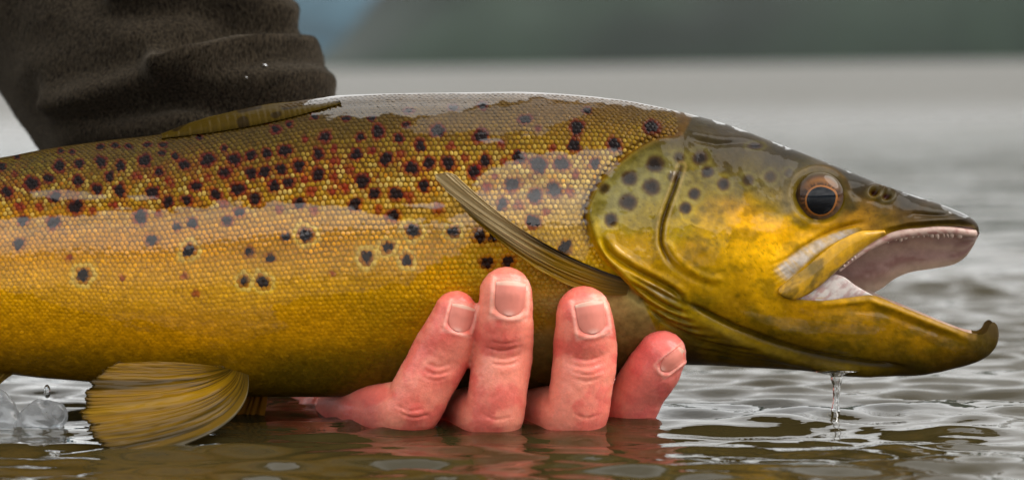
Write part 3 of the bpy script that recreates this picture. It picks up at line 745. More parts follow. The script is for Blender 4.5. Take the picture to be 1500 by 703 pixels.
# ---- scales: each one a small overlapping bead, in rows along the flank
def build_scales():
    lut = np.argsort(Xf)
    arc = np.concatenate([np.zeros((len(Xf), 1)), np.cumsum(np.linalg.norm(np.diff(Pf, axis=1), axis=2), 1)], 1)
    arc /= arc[:, -1:]
    NG = np.cross(np.gradient(Pf, axis=1), np.gradient(Pf, axis=0)); NG /= np.linalg.norm(NG, axis=2, keepdims=True) + 1e-20
    rows = [0.035]
    while rows[-1] < 0.93:
        a = rows[-1]
        rows.append(a + np.interp(a, [0, .12, .22, .5, .62, .75, 1], [4.8, 5.6, 7.4, 7.4, 6.2, 5.4, 5.2]) / 540.0)
    rows = np.array(rows)
    pitch = 7.2 / 4.15e3
    xs = np.arange(X_of(-620), X_of(985), pitch)
    C, Nn, sz = [], [], []
    for i, a in enumerate(rows):
        off = (i % 2) * 0.5 * pitch
        x = xs + off + rng.normal(0, pitch * 0.075, len(xs))
        cf = np.interp(x, Xf, np.arange(len(Xf)))
        i0 = np.clip(cf.astype(int), 0, len(Xf) - 2); fr = (cf - i0)[:, None]
        aa = a + rng.normal(0, 0.0010, len(x)) + .004 * (vnoise(x * 40, x * 0 + a * 12, 66) - .5)
        rf = np.array([np.interp(aa[k], arc[i0[k]], r_near) for k in range(len(x))])
        j0 = np.clip(rf.astype(int), 0, NN - 1); g = (rf - j0)[:, None]
        def bil(G): return (G[i0, j0]*(1-g) + G[i0, j0+1]*g)*(1-fr) + (G[i0+1, j0]*(1-g) + G[i0+1, j0+1]*g)*fr
        C.append(bil(Pf)); Nn.append(bil(NG))
        dr = (rows[min(i+1, len(rows)-1)] - rows[max(i-1, 0)]) / 2 * 540 / 4.15e3
        sz.append(np.full(len(x), dr if dr > 0 else 0.0015))
    C = np.concatenate(C); Nn = np.concatenate(Nn); sz = np.concatenate(sz)
    Nn /= np.linalg.norm(Nn, axis=1, keepdims=True)
    Nn *= np.where(Nn[:, 1:2] > 0, -1, 1)
    px, py = project(C)
    keep = headness(px, py) < 0.02
    d, t, s = dpoly(px, py, OPER); keep &= (-d * s < -5)
    bare = inpoly(px, py, [(845, 405), (900, 385), (960, 430), (1010, 600), (800, 600), (800, 470), (830, 440)])
    keep &= ~bare
    C, Nn, sz, px, py = C[keep], Nn[keep], sz[keep], px[keep], py[keep]
    h0 = relief(px, py) * np.clip(-C[:, 1] / 0.004, 0, 1) * 0.001
    C = C + Nn * h0[:, None]
    fl = film(px, py)
    skin = pigment(px, py, False)
    vis = np.interp(py, [150, 200, 330, 420, 470, 540], [0.75, 1.0, 0.9, 0.58, 0.26, 0.08])      # scales sink into slime towards belly
    vis = np.clip(vis * (.55 + .85 * fbm(px / 46, py / 34, 88, 3)), 0, 1)
    vis = vis * (1 - 0.45 * np.exp(-(((px - 380) / 170) ** 2 + ((py - 175) / 28) ** 2)))
    Ns = Nn; Nn = Nn + rng.normal(0, .085, Nn.shape); Nn /= np.linalg.norm(Nn, axis=1, keepdims=True)
    ex = np.array([1.0, 0, 0]); T = ex - (Nn @ ex)[:, None] * Nn; T /= np.linalg.norm(T, axis=1, keepdims=True)
    B = np.cross(Nn, T)
    n = 8; th = np.linspace(0, 2 * np.pi, n, endpoint=False)
    tx = np.concatenate([[0.0], 0.6 * np.cos(th), 1.0 * np.cos(th)]); ty = np.concatenate([[0.0], 0.6 * np.sin(th), np.sin(th)])
    tz = np.concatenate([[1.0], np.full(n, 0.72), np.full(n, -0.12)]) - 0.22 * tx
    bx = np.concatenate([[0.0], 0.35 * np.cos(th), 0.75 * np.cos(th)]); by = np.concatenate([[0.0], 0.35 * np.sin(th), 0.75 * np.sin(th)])
    m = len(C); nv = 1 + 2 * n
    rx = pitch * 0.54 * (0.84 + 0.26 * rng.random(m)); ry = sz * (0.54 + .12 * rng.random(m))
    hz = 0.00032 * (0.10 + 0.90 * vis) * (0.8 + 0.4 * rng.random(m))
    V = C[:, None] + T[:, None] * (rx[:, None] * tx)[..., None] + B[:, None] * (ry[:, None] * ty)[..., None] + Nn[:, None] * (hz[:, None] * tz)[..., None]
    bn = Nn[:, None] + 0.35 * (T[:, None] * bx[None, :, None] + B[:, None] * by[None, :, None])
    qx, qy = project(V.reshape(-1, 3)); fl = film(qx, qy).reshape(m, nv)
    fnn = fl[..., None] * Ns[:, None] + (1 - fl)[..., None] * bn
    fnn /= np.linalg.norm(fnn, axis=2, keepdims=True)
    shade = np.concatenate([[1.0], np.full(n, 1.0), np.full(n, 0.0)])
    qx, qy = project(V.reshape(-1, 3))
    cx_, cy_ = np.repeat(px, nv), np.repeat(py, nv)
    col = pigment(cx_ * .35 + qx * .65, cy_ * .35 + qy * .65, True, nv).reshape(m, nv, 3)
    k = (vis[:, None] * (0.15 + 0.85 * shade)[None])[..., None]
    dk = np.interp(py, [150, 300, 400, 460, 560], [.62, .55, .62, .85, 1.0])
    CV = col * k + (skin * dk[:, None])[:, None] * (1 - k)
    q = []
    for j in range(n):
        k = (j + 1) % n
        q += [(0, 1 + j, 1 + k), (1 + j, 1 + n + j, 1 + n + k), (1 + j, 1 + n + k, 1 + k)]
    Q = (np.array(q)[None] + (np.arange(m) * nv)[:, None, None]).reshape(-1, 3)
    fv = np.clip(0.05 + 0.93 * fl, 0, 1).ravel()
    o = mesh_obj('scales', V.reshape(-1, 3), Q, M_SCALE, body, attrs={'Col': ('FLOAT_COLOR', CV.reshape(-1, 3)), 'film': ('FLOAT', fv), 'film_normal': ('FLOAT_VECTOR', fnn.reshape(-1, 3))})
    tag(o, kind='stuff')
build_scales()

# ---- eye
def build_eye():
    Y0 = float(surfY(1200, 245)); Y0 = min(Y0, float(surfY(1160, 287)))
    c = at(EYE[0], EYE[1], Y0 + 0.0034); R = 0.0087
    nr, na = 60, 96
    r = np.linspace(0, 1, nr) ** 0.9; a = np.linspace(0, 2 * np.pi, na)
    Rr, A = np.meshgrid(r, a, indexing='ij')
    ph = Rr * 1.25
    view = CAM - c; view /= np.linalg.norm(view); view = view * 0.4 + np.array([0.06, -1, 0.05]) * 0.6; view /= np.linalg.norm(view)
    ax = np.cross([0, 0, 1.0], view); ax /= np.linalg.norm(ax); up = np.cross(view, ax)
    P = c + R * (np.cos(ph)[..., None] * view * 0.66 + np.sin(ph)[..., None] * (np.cos(A)[..., None] * ax + np.sin(A)[..., None] * up))
    P = P.reshape(-1, 3)
    px, py = project(P)
    d = np.hypot(px - EYE[0], py - EYE[1]); an = np.arctan2(py - 290, px - 1202)
    dp = np.hypot(px - 1202, (py - 294))
    k = np.tile(s2l((50, 33, 22)), (len(P), 1))
    fib = fbm(an * 9, dp / 9, 12, 3)
    k = blend(k, s2l((120, 74, 36)), sm(0.35, 0.7, fib) * np.exp(-((dp - 24) / 6) ** 2) * 0.8)
    k = blend(k, s2l((128, 84, 40)), np.exp(-((dp - 30) / 5) ** 2) * sm(285, 262, py) * 0.8)
    k = blend(k, s2l((96, 82, 72)), sm(27, 35, d) * sm(278, 310, py) * 0.8)
    k = blend(k, s2l((72, 58, 26)), sm(28, 34, d) * sm(290, 262, py) * 0.8)
    m = simple_mat('wet_eye', (0, 0, 0), rough=0.25, coat=0.5, attr='Col', Specular_IOR_Level=0.05); m.node_tree.nodes['Principled BSDF'].inputs['Coat Roughness'].default_value = 0.01
    e = mesh_obj('eye', P, grid_quads(nr, na), m, trout, attrs={'Col': ('FLOAT_COLOR', k)})
    tag(e, 'dark glossy eye with a copper ring round the pupil')
    # pupil and copper ring, drop-shaped towards the snout
    def cap(name, scale0, scale1, lift, col, rough):
        t = np.linspace(0, 2 * np.pi, 64); s = np.linspace(scale0, scale1, 10)
        Sg, Tg = np.meshgrid(s, t, indexing='ij')
        rad = 20.5 * (1 + 0.16 * np.exp(-((np.angle(np.exp(1j * (Tg - 0.45)))) / 0.45) ** 2))
        qx = 1202 + Sg * rad * np.cos(Tg); qy = 294 - Sg * rad * np.sin(Tg)
        # drop on to the eyeball: solve ray / ellipsoid by stepping
        out = np.zeros(qx.shape + (3,))
        D = _f + ((qx - 750) / F)[..., None] * _r + ((351.5 - qy) / F)[..., None] * _u
        D /= np.linalg.norm(D, axis=-1, keepdims=True)
        MI = np.stack([view / 0.66, ax, up]) / R
        o_ = (CAM - c) @ MI.T; dd = D @ MI.T
        A_ = (dd ** 2).sum(-1); B_ = (dd * o_).sum(-1); C_ = (o_ ** 2).sum() - (1 + lift) ** 2
        tt = (-B_ - np.sqrt(np.maximum(B_ ** 2 - A_ * C_, 0))) / A_
        out = CAM + D * tt[..., None]
        mm = simple_mat('eye_' + name, col, rough=rough, coat=0.8, Specular_IOR_Level=0.05); mm.node_tree.nodes['Principled BSDF'].inputs['Coat Roughness'].default_value = 0.01
        mesh_obj(name, out.reshape(-1, 3), grid_quads(10, 64), mm, e)
    cap('pupil', 0.001, 0.99, 0.014, tuple(s2l((14, 16, 22))), 0.1)
    cap('iris_ring', 0.985, 1.12, 0.013, tuple(s2l((146, 90, 38))), 0.3)
build_eye()

# ---- mouth: linings, maxilla, gum lobes, skin at the corner
M_MOUTH = simple_mat('mouth_lining', (0, 0, 0), rough=0.35, coat=0.28, Specular_IOR_Level=0.15, attr='Col', noise=0.18, nscale=260, bump=0.0003, bscale=420, Subsurface_Weight=0.15)
M_MOUTH.node_tree.nodes['Principled BSDF'].inputs['Subsurface Radius'].default_value = (0.002, 0.001, 0.0008)
def lining(name, A, B, arch, colf, lab):
    ns = 40; s = np.linspace(0, 1, ns)
    P = A[:, None] * (1 - s)[None, :, None] + B[:, None] * s[None, :, None]
    P[..., 2] += arch[:, None] * np.sin(np.pi * s)[None] ** 0.75
    q = P.reshape(-1, 3); px, py = project(q)
    P = q.copy(); 
    P[:, 2] += (fbm(px / 20, py / 7, 5, 3) - .5) * 0.0012 * np.tile(np.sin(np.pi * s), len(A))
    k = colf(px, py, np.tile(s, len(A)))
    o = mesh_obj(name, P, [grid_quads(len(A), ns)], M_MOUTH, trout, attrs={'Col': ('FLOAT_COLOR', k)})
    tag(o, lab)
AU = Pu[:, K].copy(); BU = Puf[:, -1].copy(); BU[:, 1] *= -1
AU[:, 1] += 0.0006; BU[:, 1] -= 0.0004
archU = 0.62 * (ev(top_c, Xu) - np.maximum(AU[:, 2], BU[:, 2])) * sm(top_c[0][-1], top_c[0][-1] - 0.012, Xu)
def colU(px, py, s):
    k = np.tile(s2l((176, 150, 146)), (len(px), 1))
    k = blend(k, s2l((138, 98, 98)), sm(.45, .7, fbm(px / 30, py / 10, 15)) * .7)
    k = blend(k, s2l((196, 176, 160)), np.exp(-((s - .72) / .07) ** 2) * .6)
    k = blend(k, s2l((186, 168, 146)), sm(.86, 1, s) * .8)
    return k
lining('palate', AU, BU, archU, colU, 'pale pink roof of the open mouth')
AL = Pl[:, 0].copy(); BL = Plf[:, 0].copy(); BL[:, 1] *= -1
_kz = np.where(Xl > X_of(1428), np.minimum(AL[:, 2], ev(lipL_c, np.array([X_of(1428)]))[0]) - .0015, AL[:, 2]); AL[:, 2] = _kz; BL[:, 2] = _kz
AL[:, 1] += 0.0006; BL[:, 1] -= 0.0006
def colL(px, py, s):
    k = np.tile(s2l((196, 172, 156)), (len(px), 1))
    return blend(k, s2l((176, 120, 112)), sm(.5, .7, fbm(px / 14, py / 6, 16)) * .6)
lining('mouth_floor', AL, BL, -0.45 * (AL[:, 2] - ev(bot_c, Xl)) * sm(bot_c[0][-1], bot_c[0][-1] - 0.01, Xl), colL, 'pinkish white floor of the open mouth')

def blade(name, upper, lower, Yfun, thick, colf, mat, n=70, m=26, parent=trout, lab=None):
    U = smooth_line(upper, n); L = smooth_line(lower, n); s = np.linspace(0, 1, m)
    px = U[:, None, 0] * (1 - s) + L[:, None, 0] * s; py = U[:, None, 1] * (1 - s) + L[:, None, 1] * s
    t = np.linspace(0, 1, n)[:, None]
    Y = Yfun(px, py, t) - thick * np.sin(np.pi * np.clip(s, 0.0, 1))[None] ** 0.55 * (np.sin(np.pi * np.clip(t * .94 + .06, 0, 1)) ** 0.35)
    P = np.array([[at(px[i, j], py[i, j], Y[i, j]) for j in range(m)] for i in range(n)])
    Pb = P.copy(); Pb[..., 1] = np.maximum(Yfun(px, py, t) + 0.0012, Y + 0.0004)
    V = np.concatenate([P.reshape(-1, 3), Pb.reshape(-1, 3)]); nn = n * m
    Q = [grid_quads(n, m), grid_quads(n, m, nn, True)]
    rim = [i * m for i in range(n)] + [(n - 1) * m + j for j in range(1, m)] + [i * m + m - 1 for i in range(n - 2, -1, -1)] + list(range(m - 2, 0, -1))
    Q.append(np.array([(a, a + nn, b + nn, b) for a, b in zip(rim, rim[1:] + rim[:1])])[:, ::-1])
    qx, qy = project(V)
    o = mesh_obj(name, V, Q, mat, parent, attrs={'Col': ('FLOAT_COLOR', colf(qx, qy)), 'film': ('FLOAT', np.full(len(V), .7)), 'film_normal': ('FLOAT_VECTOR', vnormals(V, np.concatenate(Q)))})
    if lab: tag(o, lab)
    return o
M_PLAIN = skin_mat('wet_fin_base_skin', False)
def colM(px, py):
    k = np.tile(s2l((196, 146, 20)), (len(px), 1))
    k = blend(k, s2l((96, 76, 26)), sm(.48, .66, fbm((px - py) / 40, (px + py) / 22, 18)) * .75)
    k = blend(k, s2l((104, 86, 34)), np.exp(-(((px - 1180) / 26) ** 2 + ((py - 395) / 18) ** 2)) * .7)
    return blend(k, s2l((168, 126, 60)), sm(.6, .8, fbm(px / 9, py / 9, 19)) * .4)
blade('maxilla', [(1296, 337), (1266, 337), (1235, 347), (1205, 367), (1176, 391), (1152, 411), (1140, 425), (1140, 430)],
      [(1298, 342), (1270, 359), (1243, 381), (1222, 401), (1200, 420), (1180, 433), (1162, 439), (1148, 436)],
      lambda px, py, t: -0.0140 - 0.0086 * t + 0 * px, 0.0026, colM, M_PLAIN, lab='yellow jaw plate beside the open mouth')
def colC(px, py):
    k = np.tile(s2l((206, 196, 190)), (len(px), 1))
    k = blend(k, s2l((176, 138, 134)), sm(.42, .62, fbm((px + py) / 9, (px - py) / 20, 27)) * .7)
    k = blend(k, s2l((186, 150, 92)), sm(.5, .75, fbm(px / 12, py / 4, 23)) * sm(426, 440, py) * .8)
    return blend(k, s2l((190, 130, 118)), sm(.5, .7, fbm(px / 8, py / 8, 20)) * sm(1225, 1180, px) * .8)
blade('mouth_corner_skin', [(1170, 434), (1195, 423), (1222, 402), (1232, 404), (1255, 419), (1276, 431)],
      [(1172, 440), (1195, 442), (1222, 440), (1236, 438), (1256, 435), (1280, 433)],
      lambda px, py, t: -0.0182 + 0.005 * t + 0 * px, 0.0006, colC, M_MOUTH, lab='white skin fold at the corner of the mouth')

def build_teeth():
    n, m = 8, 7
    th = np.linspace(0, 2*np.pi, n, endpoint=False); ph = np.linspace(0, np.pi, m)
    V = [(math.sin(p) * math.cos(t) * (0.85 + .15 * math.cos(p)), math.sin(p) * math.sin(t), math.cos(p)) for p in ph[1:-1] for t in th] + [(0, 0, 1), (0, 0, -1)]
    Q = [(i*n + j, (i+1)*n + j, (i+1)*n + (j+1) % n, i*n + (j+1) % n) for i in range(m-3) for j in range(n)]
    T = [(n*(m-2), j, (j+1) % n) for j in range(n)] + [(n*(m-2)+1, (m-3)*n + (j+1) % n, (m-3)*n + j) for j in range(n)]
    mat = simple_mat('gum_lobe', tuple(s2l((172, 148, 136))), rough=0.3, coat=0.5, noise=.2, nscale=900)
    line = smooth_line([(1232, 391), (1262, 368), (1290, 352), (1312, 343), (1335, 339), (1380, 336), (1424, 339)], 400)
    g = smooth_line([(1228, 395), (1262, 367), (1290, 351), (1312, 342), (1335, 338), (1380, 335), (1428, 340)], 60)
    gp = np.array([at(q[0], q[1] + 2.5, -float(np.interp(at(q[0], q[1], -.01)[0], np.array(wu_c[0]), np.array(wu_c[1]))) + .0006) for q in g])
    gV, gQ = tube(gp, np.interp(g[:, 0], [1228, 1260, 1320, 1428], [.0005, .0010, .0017, .0014]), 12)
    gk = blend(np.tile(s2l((178, 150, 138)), (len(gV), 1)), s2l((150, 108, 100)), sm(.45, .7, fbm(gV[:, 0] * 500, gV[:, 2] * 900, 29)))
    tag(mesh_obj('gum', gV, gQ, M_MOUTH, trout, attrs={'Col': ('FLOAT_COLOR', gk)}), 'pale fleshy gum along the upper jaw')
    px = 1236.0; first = None
    r_ = np.random.default_rng(9)
    while px < 1428:
        py = float(np.interp(px, line[:, 0], line[:, 1])); f = sm(1250, 1340, px)
        w = (2.2 + 2.6 * f) * r_.uniform(.55, 1.35); hgt = (3.0 + 5.2 * f) * r_.uniform(.7, 1.15) * r_.uniform(.85, 1.1) * (1 - .35 * sm(1400, 1428, px))
        Y = -float(np.interp(at(px, py, -.01)[0], np.array(wu_c[0]), np.array(wu_c[1]))) + 0.0003
        p = at(px, py + hgt * 0.62, Y)
        if first is None:
            first = mesh_obj('tooth', np.array(V), [np.array(Q), np.array(T)], mat, trout); o = first
        else:
            o = first.copy(); COL.objects.link(o); o.parent = trout; o.matrix_parent_inverse = first.matrix_parent_inverse.copy()
        o.location = tuple(p); o.scale = (w / 4150 * r_.uniform(.85, 1.15), 0.0008, hgt / 4150 * r_.uniform(.85, 1.12))
        o.rotation_euler = (0.12, r_.uniform(-.25, .05) - 0.25, 0)
        px += w * r_.uniform(1.35, 2.2)
build_teeth()

# ---- fins
def fin_mat(name, coat, spec=0.3):
    m, n, l, b = pmat(name)
    a = n.new('ShaderNodeAttribute'); a.attribute_name = 'Col'
    l.new(a.outputs['Color'], b.inputs['Base Color'])
    b.inputs['Roughness'].default_value = 0.3; b.inputs['Coat Weight'].default_value = coat; b.inputs['Coat Roughness'].default_value = 0.08; b.inputs['Specular IOR Level'].default_value = spec
    tr = n.new('ShaderNodeBsdfTranslucent'); l.new(a.outputs['Color'], tr.inputs['Color'])
    mix = n.new('ShaderNodeMixShader'); mix.inputs[0].default_value = 0.42
    l.new(b.outputs[0], mix.inputs[1]); l.new(tr.outputs[0], mix.inputs[2])
    l.new(mix.outputs[0], n['Material Output'].inputs['Surface'])
    return m
M_FIN = fin_mat('fin_membrane', 0.16, 0.06)
M_FIN_DRY = fin_mat('back_fin_membrane', 0.0, 0.03)

def fan(name, base, ctrl, outer, Yf, rays, colf, na=200, nr=90, ridge=0.00055, ragged=0.02, lab=None, parent=trout, thick=0.0005, mat=None, rs=0.15, lump=1.0):
    """fin: rays run from the base line through a control line to the outer margin; Yf(a, r) gives depth"""
    a = np.linspace(0, 1, na); r = np.linspace(0, 1, nr)
    Bs, Cs, Os = smooth_line(base, na), smooth_line(ctrl, na), smooth_line(outer, na)
    R, A = np.meshgrid(r, a)
    rag = 1 - ragged * 3 * fbm(A * rays * 2.6, A * 0, 6, 4) * R ** 6
    q = R * rag
    pts = (1-q)[..., None]**2 * Bs[:, None] + 2*(q*(1-q))[..., None] * Cs[:, None] + (q*q)[..., None] * Os[:, None]
    Y = Yf(A, R)
    d = _f + ((pts[..., 0] - 750) / F)[..., None] * _r + ((351.5 - pts[..., 1]) / F)[..., None] * _u
    P = CAM + d * ((Y - CAM[1]) / d[..., 1])[..., None]
    T1 = np.gradient(P, axis=0); T2 = np.gradient(P, axis=1)
    N = np.cross(T1, T2); N /= np.linalg.norm(N, axis=-1, keepdims=True) + 1e-20
    N *= np.where(N[..., 1:2] > 0, -1, 1)
    br = sm(0.35, 0.75, R)
    ph = (A + 0.25 * (fbm(A * 5, A * 0, 44, 2) - .5)) * rays * math.pi * 2
    wave = (1 - br) * np.cos(ph) + br * (0.55 * np.cos(ph) + 0.45 * np.cos(ph * 2))
    wave = np.sign(wave) * np.abs(wave) ** 0.8
    P = P + N * (wave * ridge * sm(0, rs, R) * (1 - 0.35 * R))[..., None]
    P = P + N * ((fbm(A * 9, R * 5, 8, 3) - .5) * 0.0016 * lump * R)[..., None]
    k = colf(A.ravel(), R.ravel(), wave.ravel(), br.ravel()) * 1.3
    V = P.reshape(-1, 3); nn = len(V)
    Vb = (P - N * thick).reshape(-1, 3)
    rim = [i * nr for i in range(na)] + [(na - 1) * nr + j for j in range(1, nr)] + [i * nr + nr - 1 for i in range(na - 2, -1, -1)] + list(range(nr - 2, 0, -1))
    Q = [grid_quads(na, nr), grid_quads(na, nr, nn, True), np.array([(x, x + nn, y + nn, y) for x, y in zip(rim, rim[1:] + rim[:1])])]
    o = mesh_obj(name, np.concatenate([V, Vb]), Q, mat or M_FIN, parent, attrs={'Col': ('FLOAT_COLOR', np.concatenate([k, k]))})
    if lab: tag(o, lab)
    return o

def col_pelvic(a, r, w, br):
    k = np.tile(s2l((162, 118, 12)), (len(a), 1))
    k = blend(k, s2l((206, 160, 22)), sm(.3, .95, w) * .35)
    k = blend(k, s2l((50, 42, 14)), sm(-.72, -.98, w) * .85)
    k = blend(k, s2l((96, 80, 36)), sm(.5, .95, a) * .6)
    k = blend(k, s2l((168, 152, 120)), sm(.965, .99, a) * .8)
    k = blend(k, s2l((74, 62, 30)), sm(.35, .0, r) * .45)
    k = blend(k, s2l((54, 42, 14)), sm(.965, 1, r) * .75)
    k = blend(k, s2l((50, 42, 14)), sm(.52, .72, fbm(a * 17, r * 1.4, 35, 4)) * .75)
    return .44 * k * (0.55 + 0.85 * fbm(a * 24, r * 2.4, 33, 4))[:, None]
fan('pelvic_fin', [(322, 537), (340, 541), (364, 549)], [(250, 528), (280, 562), (325, 600), (378, 646)],
    [(172, 530), (138, 547), (119, 570), (112, 604), (119, 630), (134, 654), (150, 676)],
    lambda a, r: -0.020 - 0.034 * r ** 0.8 * (0.7 + 0.85 * a), 13, col_pelvic, ridge=0.00020, lab='golden fan shaped belly fin dipping into the water')
fan('pelvic_fin', [(335, 568), (360, 572), (392, 574)], [(312, 600), (345, 606), (392, 598)], [(285, 640), (325, 650), (376, 648)],
    lambda a, r: 0.004 + 0.016 * r + 0 * a, 6,
    lambda a, r, w, br: np.tile(s2l((150, 104, 34)), (len(a), 1)) * (0.8 + .3 * w)[:, None], na=60, nr=30, lab='shaded brown belly fin on the far side')

def Ypec(a, r):
    return float(surfY(905, 420)) + 0.0004 - 0.0135 * np.sin(np.clip(r * 1.2, 0, 1.4)) + 0.006 * r - 0.0035 * (1 - a) * r
def col_pect(a, r, w, br):
    k = np.tile(s2l((112, 84, 12)), (len(a), 1))
    k = blend(k, s2l((150, 108, 14)), sm(.2, .8, w) * .35 * sm(.95, .5, r))
    k = blend(k, s2l((38, 34, 30)), sm(.30, .05, a) * sm(.75, .45, r) * .9)
    tip = sm(.42, .72, r) * sm(.86, .5, a)
    k = blend(k, s2l((176, 156, 116)), tip * .9)
    k = blend(k, s2l((70, 52, 22)), tip * sm(-.45, -.95, w) * .8)
    k = blend(k, s2l((140, 106, 12)), sm(.84, .97, a) * sm(.3, .6, r) * .8)
    k = blend(k, s2l((50, 44, 36)), sm(.3, .05, r) * .5)
    return k
fan('pectoral_fin', [(920, 409), (922, 418), (918, 432)], [(778, 366), (800, 398), (822, 442)],
    [(662, 252), (648, 250), (634, 256), (640, 266), (662, 288), (690, 318)], Ypec, 6, col_pect, na=140, nr=110, ridge=0.0004, ragged=0.012, rs=0.9, lab='narrow folded side fin with pale ribbed tip')

def col_dors(a, r, w, br):
    k = np.tile(s2l((62, 48, 10)), (len(a), 1))
    k = blend(k, s2l((60, 46, 14)), sm(0, -.9, w) * .25)
    k = blend(k, s2l((96, 80, 40)), sm(.95, 1, r) * .4)
    return blend(k, s2l((26, 18, 12)), sm(.72, .8, vnoise(a * 11, r * 3, 4)) * .7)
def Ydors(a, r):
    b = smooth_line([(500, 152), (400, 178), (310, 194), (236, 203)], 400); q = np.clip((a * 399).astype(int), 0, 399)
    return (surfY(b[q, 0], b[q, 1]) - 0.0003) * (1 - r ** 1.8) - 0.0006
fan('dorsal_fin', [(500, 152), (400, 178), (310, 194), (236, 203)], [(498, 148), (395, 166), (310, 180), (238, 199)],
    [(496, 144), (400, 152), (340, 163), (285, 178), (236, 196)], Ydors, 10, col_dors, na=160, nr=40, ridge=0.00003, ragged=0.0, mat=M_FIN_DRY, lump=.25, lab='folded back fin lying flat along the back')
gf = lambda a, r, w, br: np.tile(s2l((120, 92, 30)), (len(a), 1)) * (0.85 + .25 * w)[:, None]
fan('anal_fin', [(28, 541), (-40, 536), (-120, 530)], [(10, 556), (-70, 580), (-150, 575)], [(-10, 566), (-110, 640), (-190, 610)],
    lambda a, r: -0.002 - 0.004 * r + 0 * a, 8, gf, na=80, nr=30, lab='brown fin under the tail')
fan('tail_fin', [(-640, 342), (-660, 400), (-640, 458)], [(-760, 320), (-760, 400), (-760, 480)], [(-930, 240), (-880, 400), (-930, 560)],
    lambda a, r: 0 * a, 16, gf, na=120, nr=30, lab='broad brown tail fin')
fan('adipose_fin', [(-330, 280), (-370, 288), (-400, 292)], [(-350, 268), (-385, 270), (-420, 280)], [(-372, 252), (-405, 256), (-430, 272)],
    lambda a, r: 0 * a, 1, gf, na=30, nr=14, ragged=0, lab='small fleshy fin near the tail')
# ================================================================== THE PERSON (hand under the fish, forearm, sleeve)
from mathutils.bvhtree import BVHTree
person = empty('person', tuple(at(520, 560, 0.09)))
tag(person, 'person in dark brown fleece cradling the trout from beneath with one hand', 'person')

PXM = 4.28e3
def sy(px, py): return float(surfY(px, py))
def capsule(ctrl, n=28, m=60):
    """ctrl rows: x, y, z, r in metres; rounded at both ends"""
    L = smooth_line(np.array(ctrl), m)
    d0 = L[0, :3] - L[1, :3]; d0 /= np.linalg.norm(d0); d1 = L[-1, :3] - L[-2, :3]; d1 /= np.linalg.norm(d1)
    k = np.linspace(0, math.pi / 2, 7)[1:-1]
    k1 = np.append(k, 1.5)
    e0 = [np.append(L[0, :3] + d0 * L[0, 3] * math.sin(t), L[0, 3] * math.cos(t)) for t in k1[::-1]]
    e1 = [np.append(L[-1, :3] + d1 * L[-1, 3] * math.sin(t), L[-1, 3] * math.cos(t)) for t in k1]
    A = np.concatenate([e0, L, e1])
    return tube(A[:, :3], A[:, 3], n)

def W(px, py, Y, rpx): return [*at(px, py, Y), rpx * 1.065 / PXM]
tipY = lambda px, py, r: sy(px, py) - 0.78 * r / PXM
FING = {
 'index':  [W(498, 596, .020, 33), W(548, 599, -.010, 36), W(600, 598, -.026, 42), W(622, 562, min(tipY(622, 545, 42), -.028), 41), W(644, 522, tipY(644, 522, 40), 41.5), W(659, 484, tipY(659, 484, 34), 36), W(667, 458, tipY(667, 458, 28), 30.5)],
 'middle': [W(640, 594, .030, 33), W(680, 602, -.004, 36), W(722, 606, -.028, 43), W(730, 566, min(tipY(730, 550, 42), -.030), 41), W(736, 516, tipY(736, 516, 41), 42.5), W(740, 466, tipY(740, 466, 39), 39), W(741, 430, tipY(741, 430, 36), 36.5)],
 'ring':   [W(752, 594, .030, 33), W(792, 603, -.004, 37), W(842, 606, -.027, 45), W(852, 562, min(tipY(852, 550, 44), -.029), 44), W(857, 514, tipY(857, 514, 43), 45), W(857, 478, tipY(857, 478, 40), 41), W(855, 459, tipY(855, 459, 37), 38)],
 'little': [W(855, 592, .038, 30), W(890, 596, .012, 31), W(922, 598, -.010, 37), W(940, 566, -.015, 38), W(957, 541, -.0185, 38.5), W(970, 520, -.021, 35)],
}
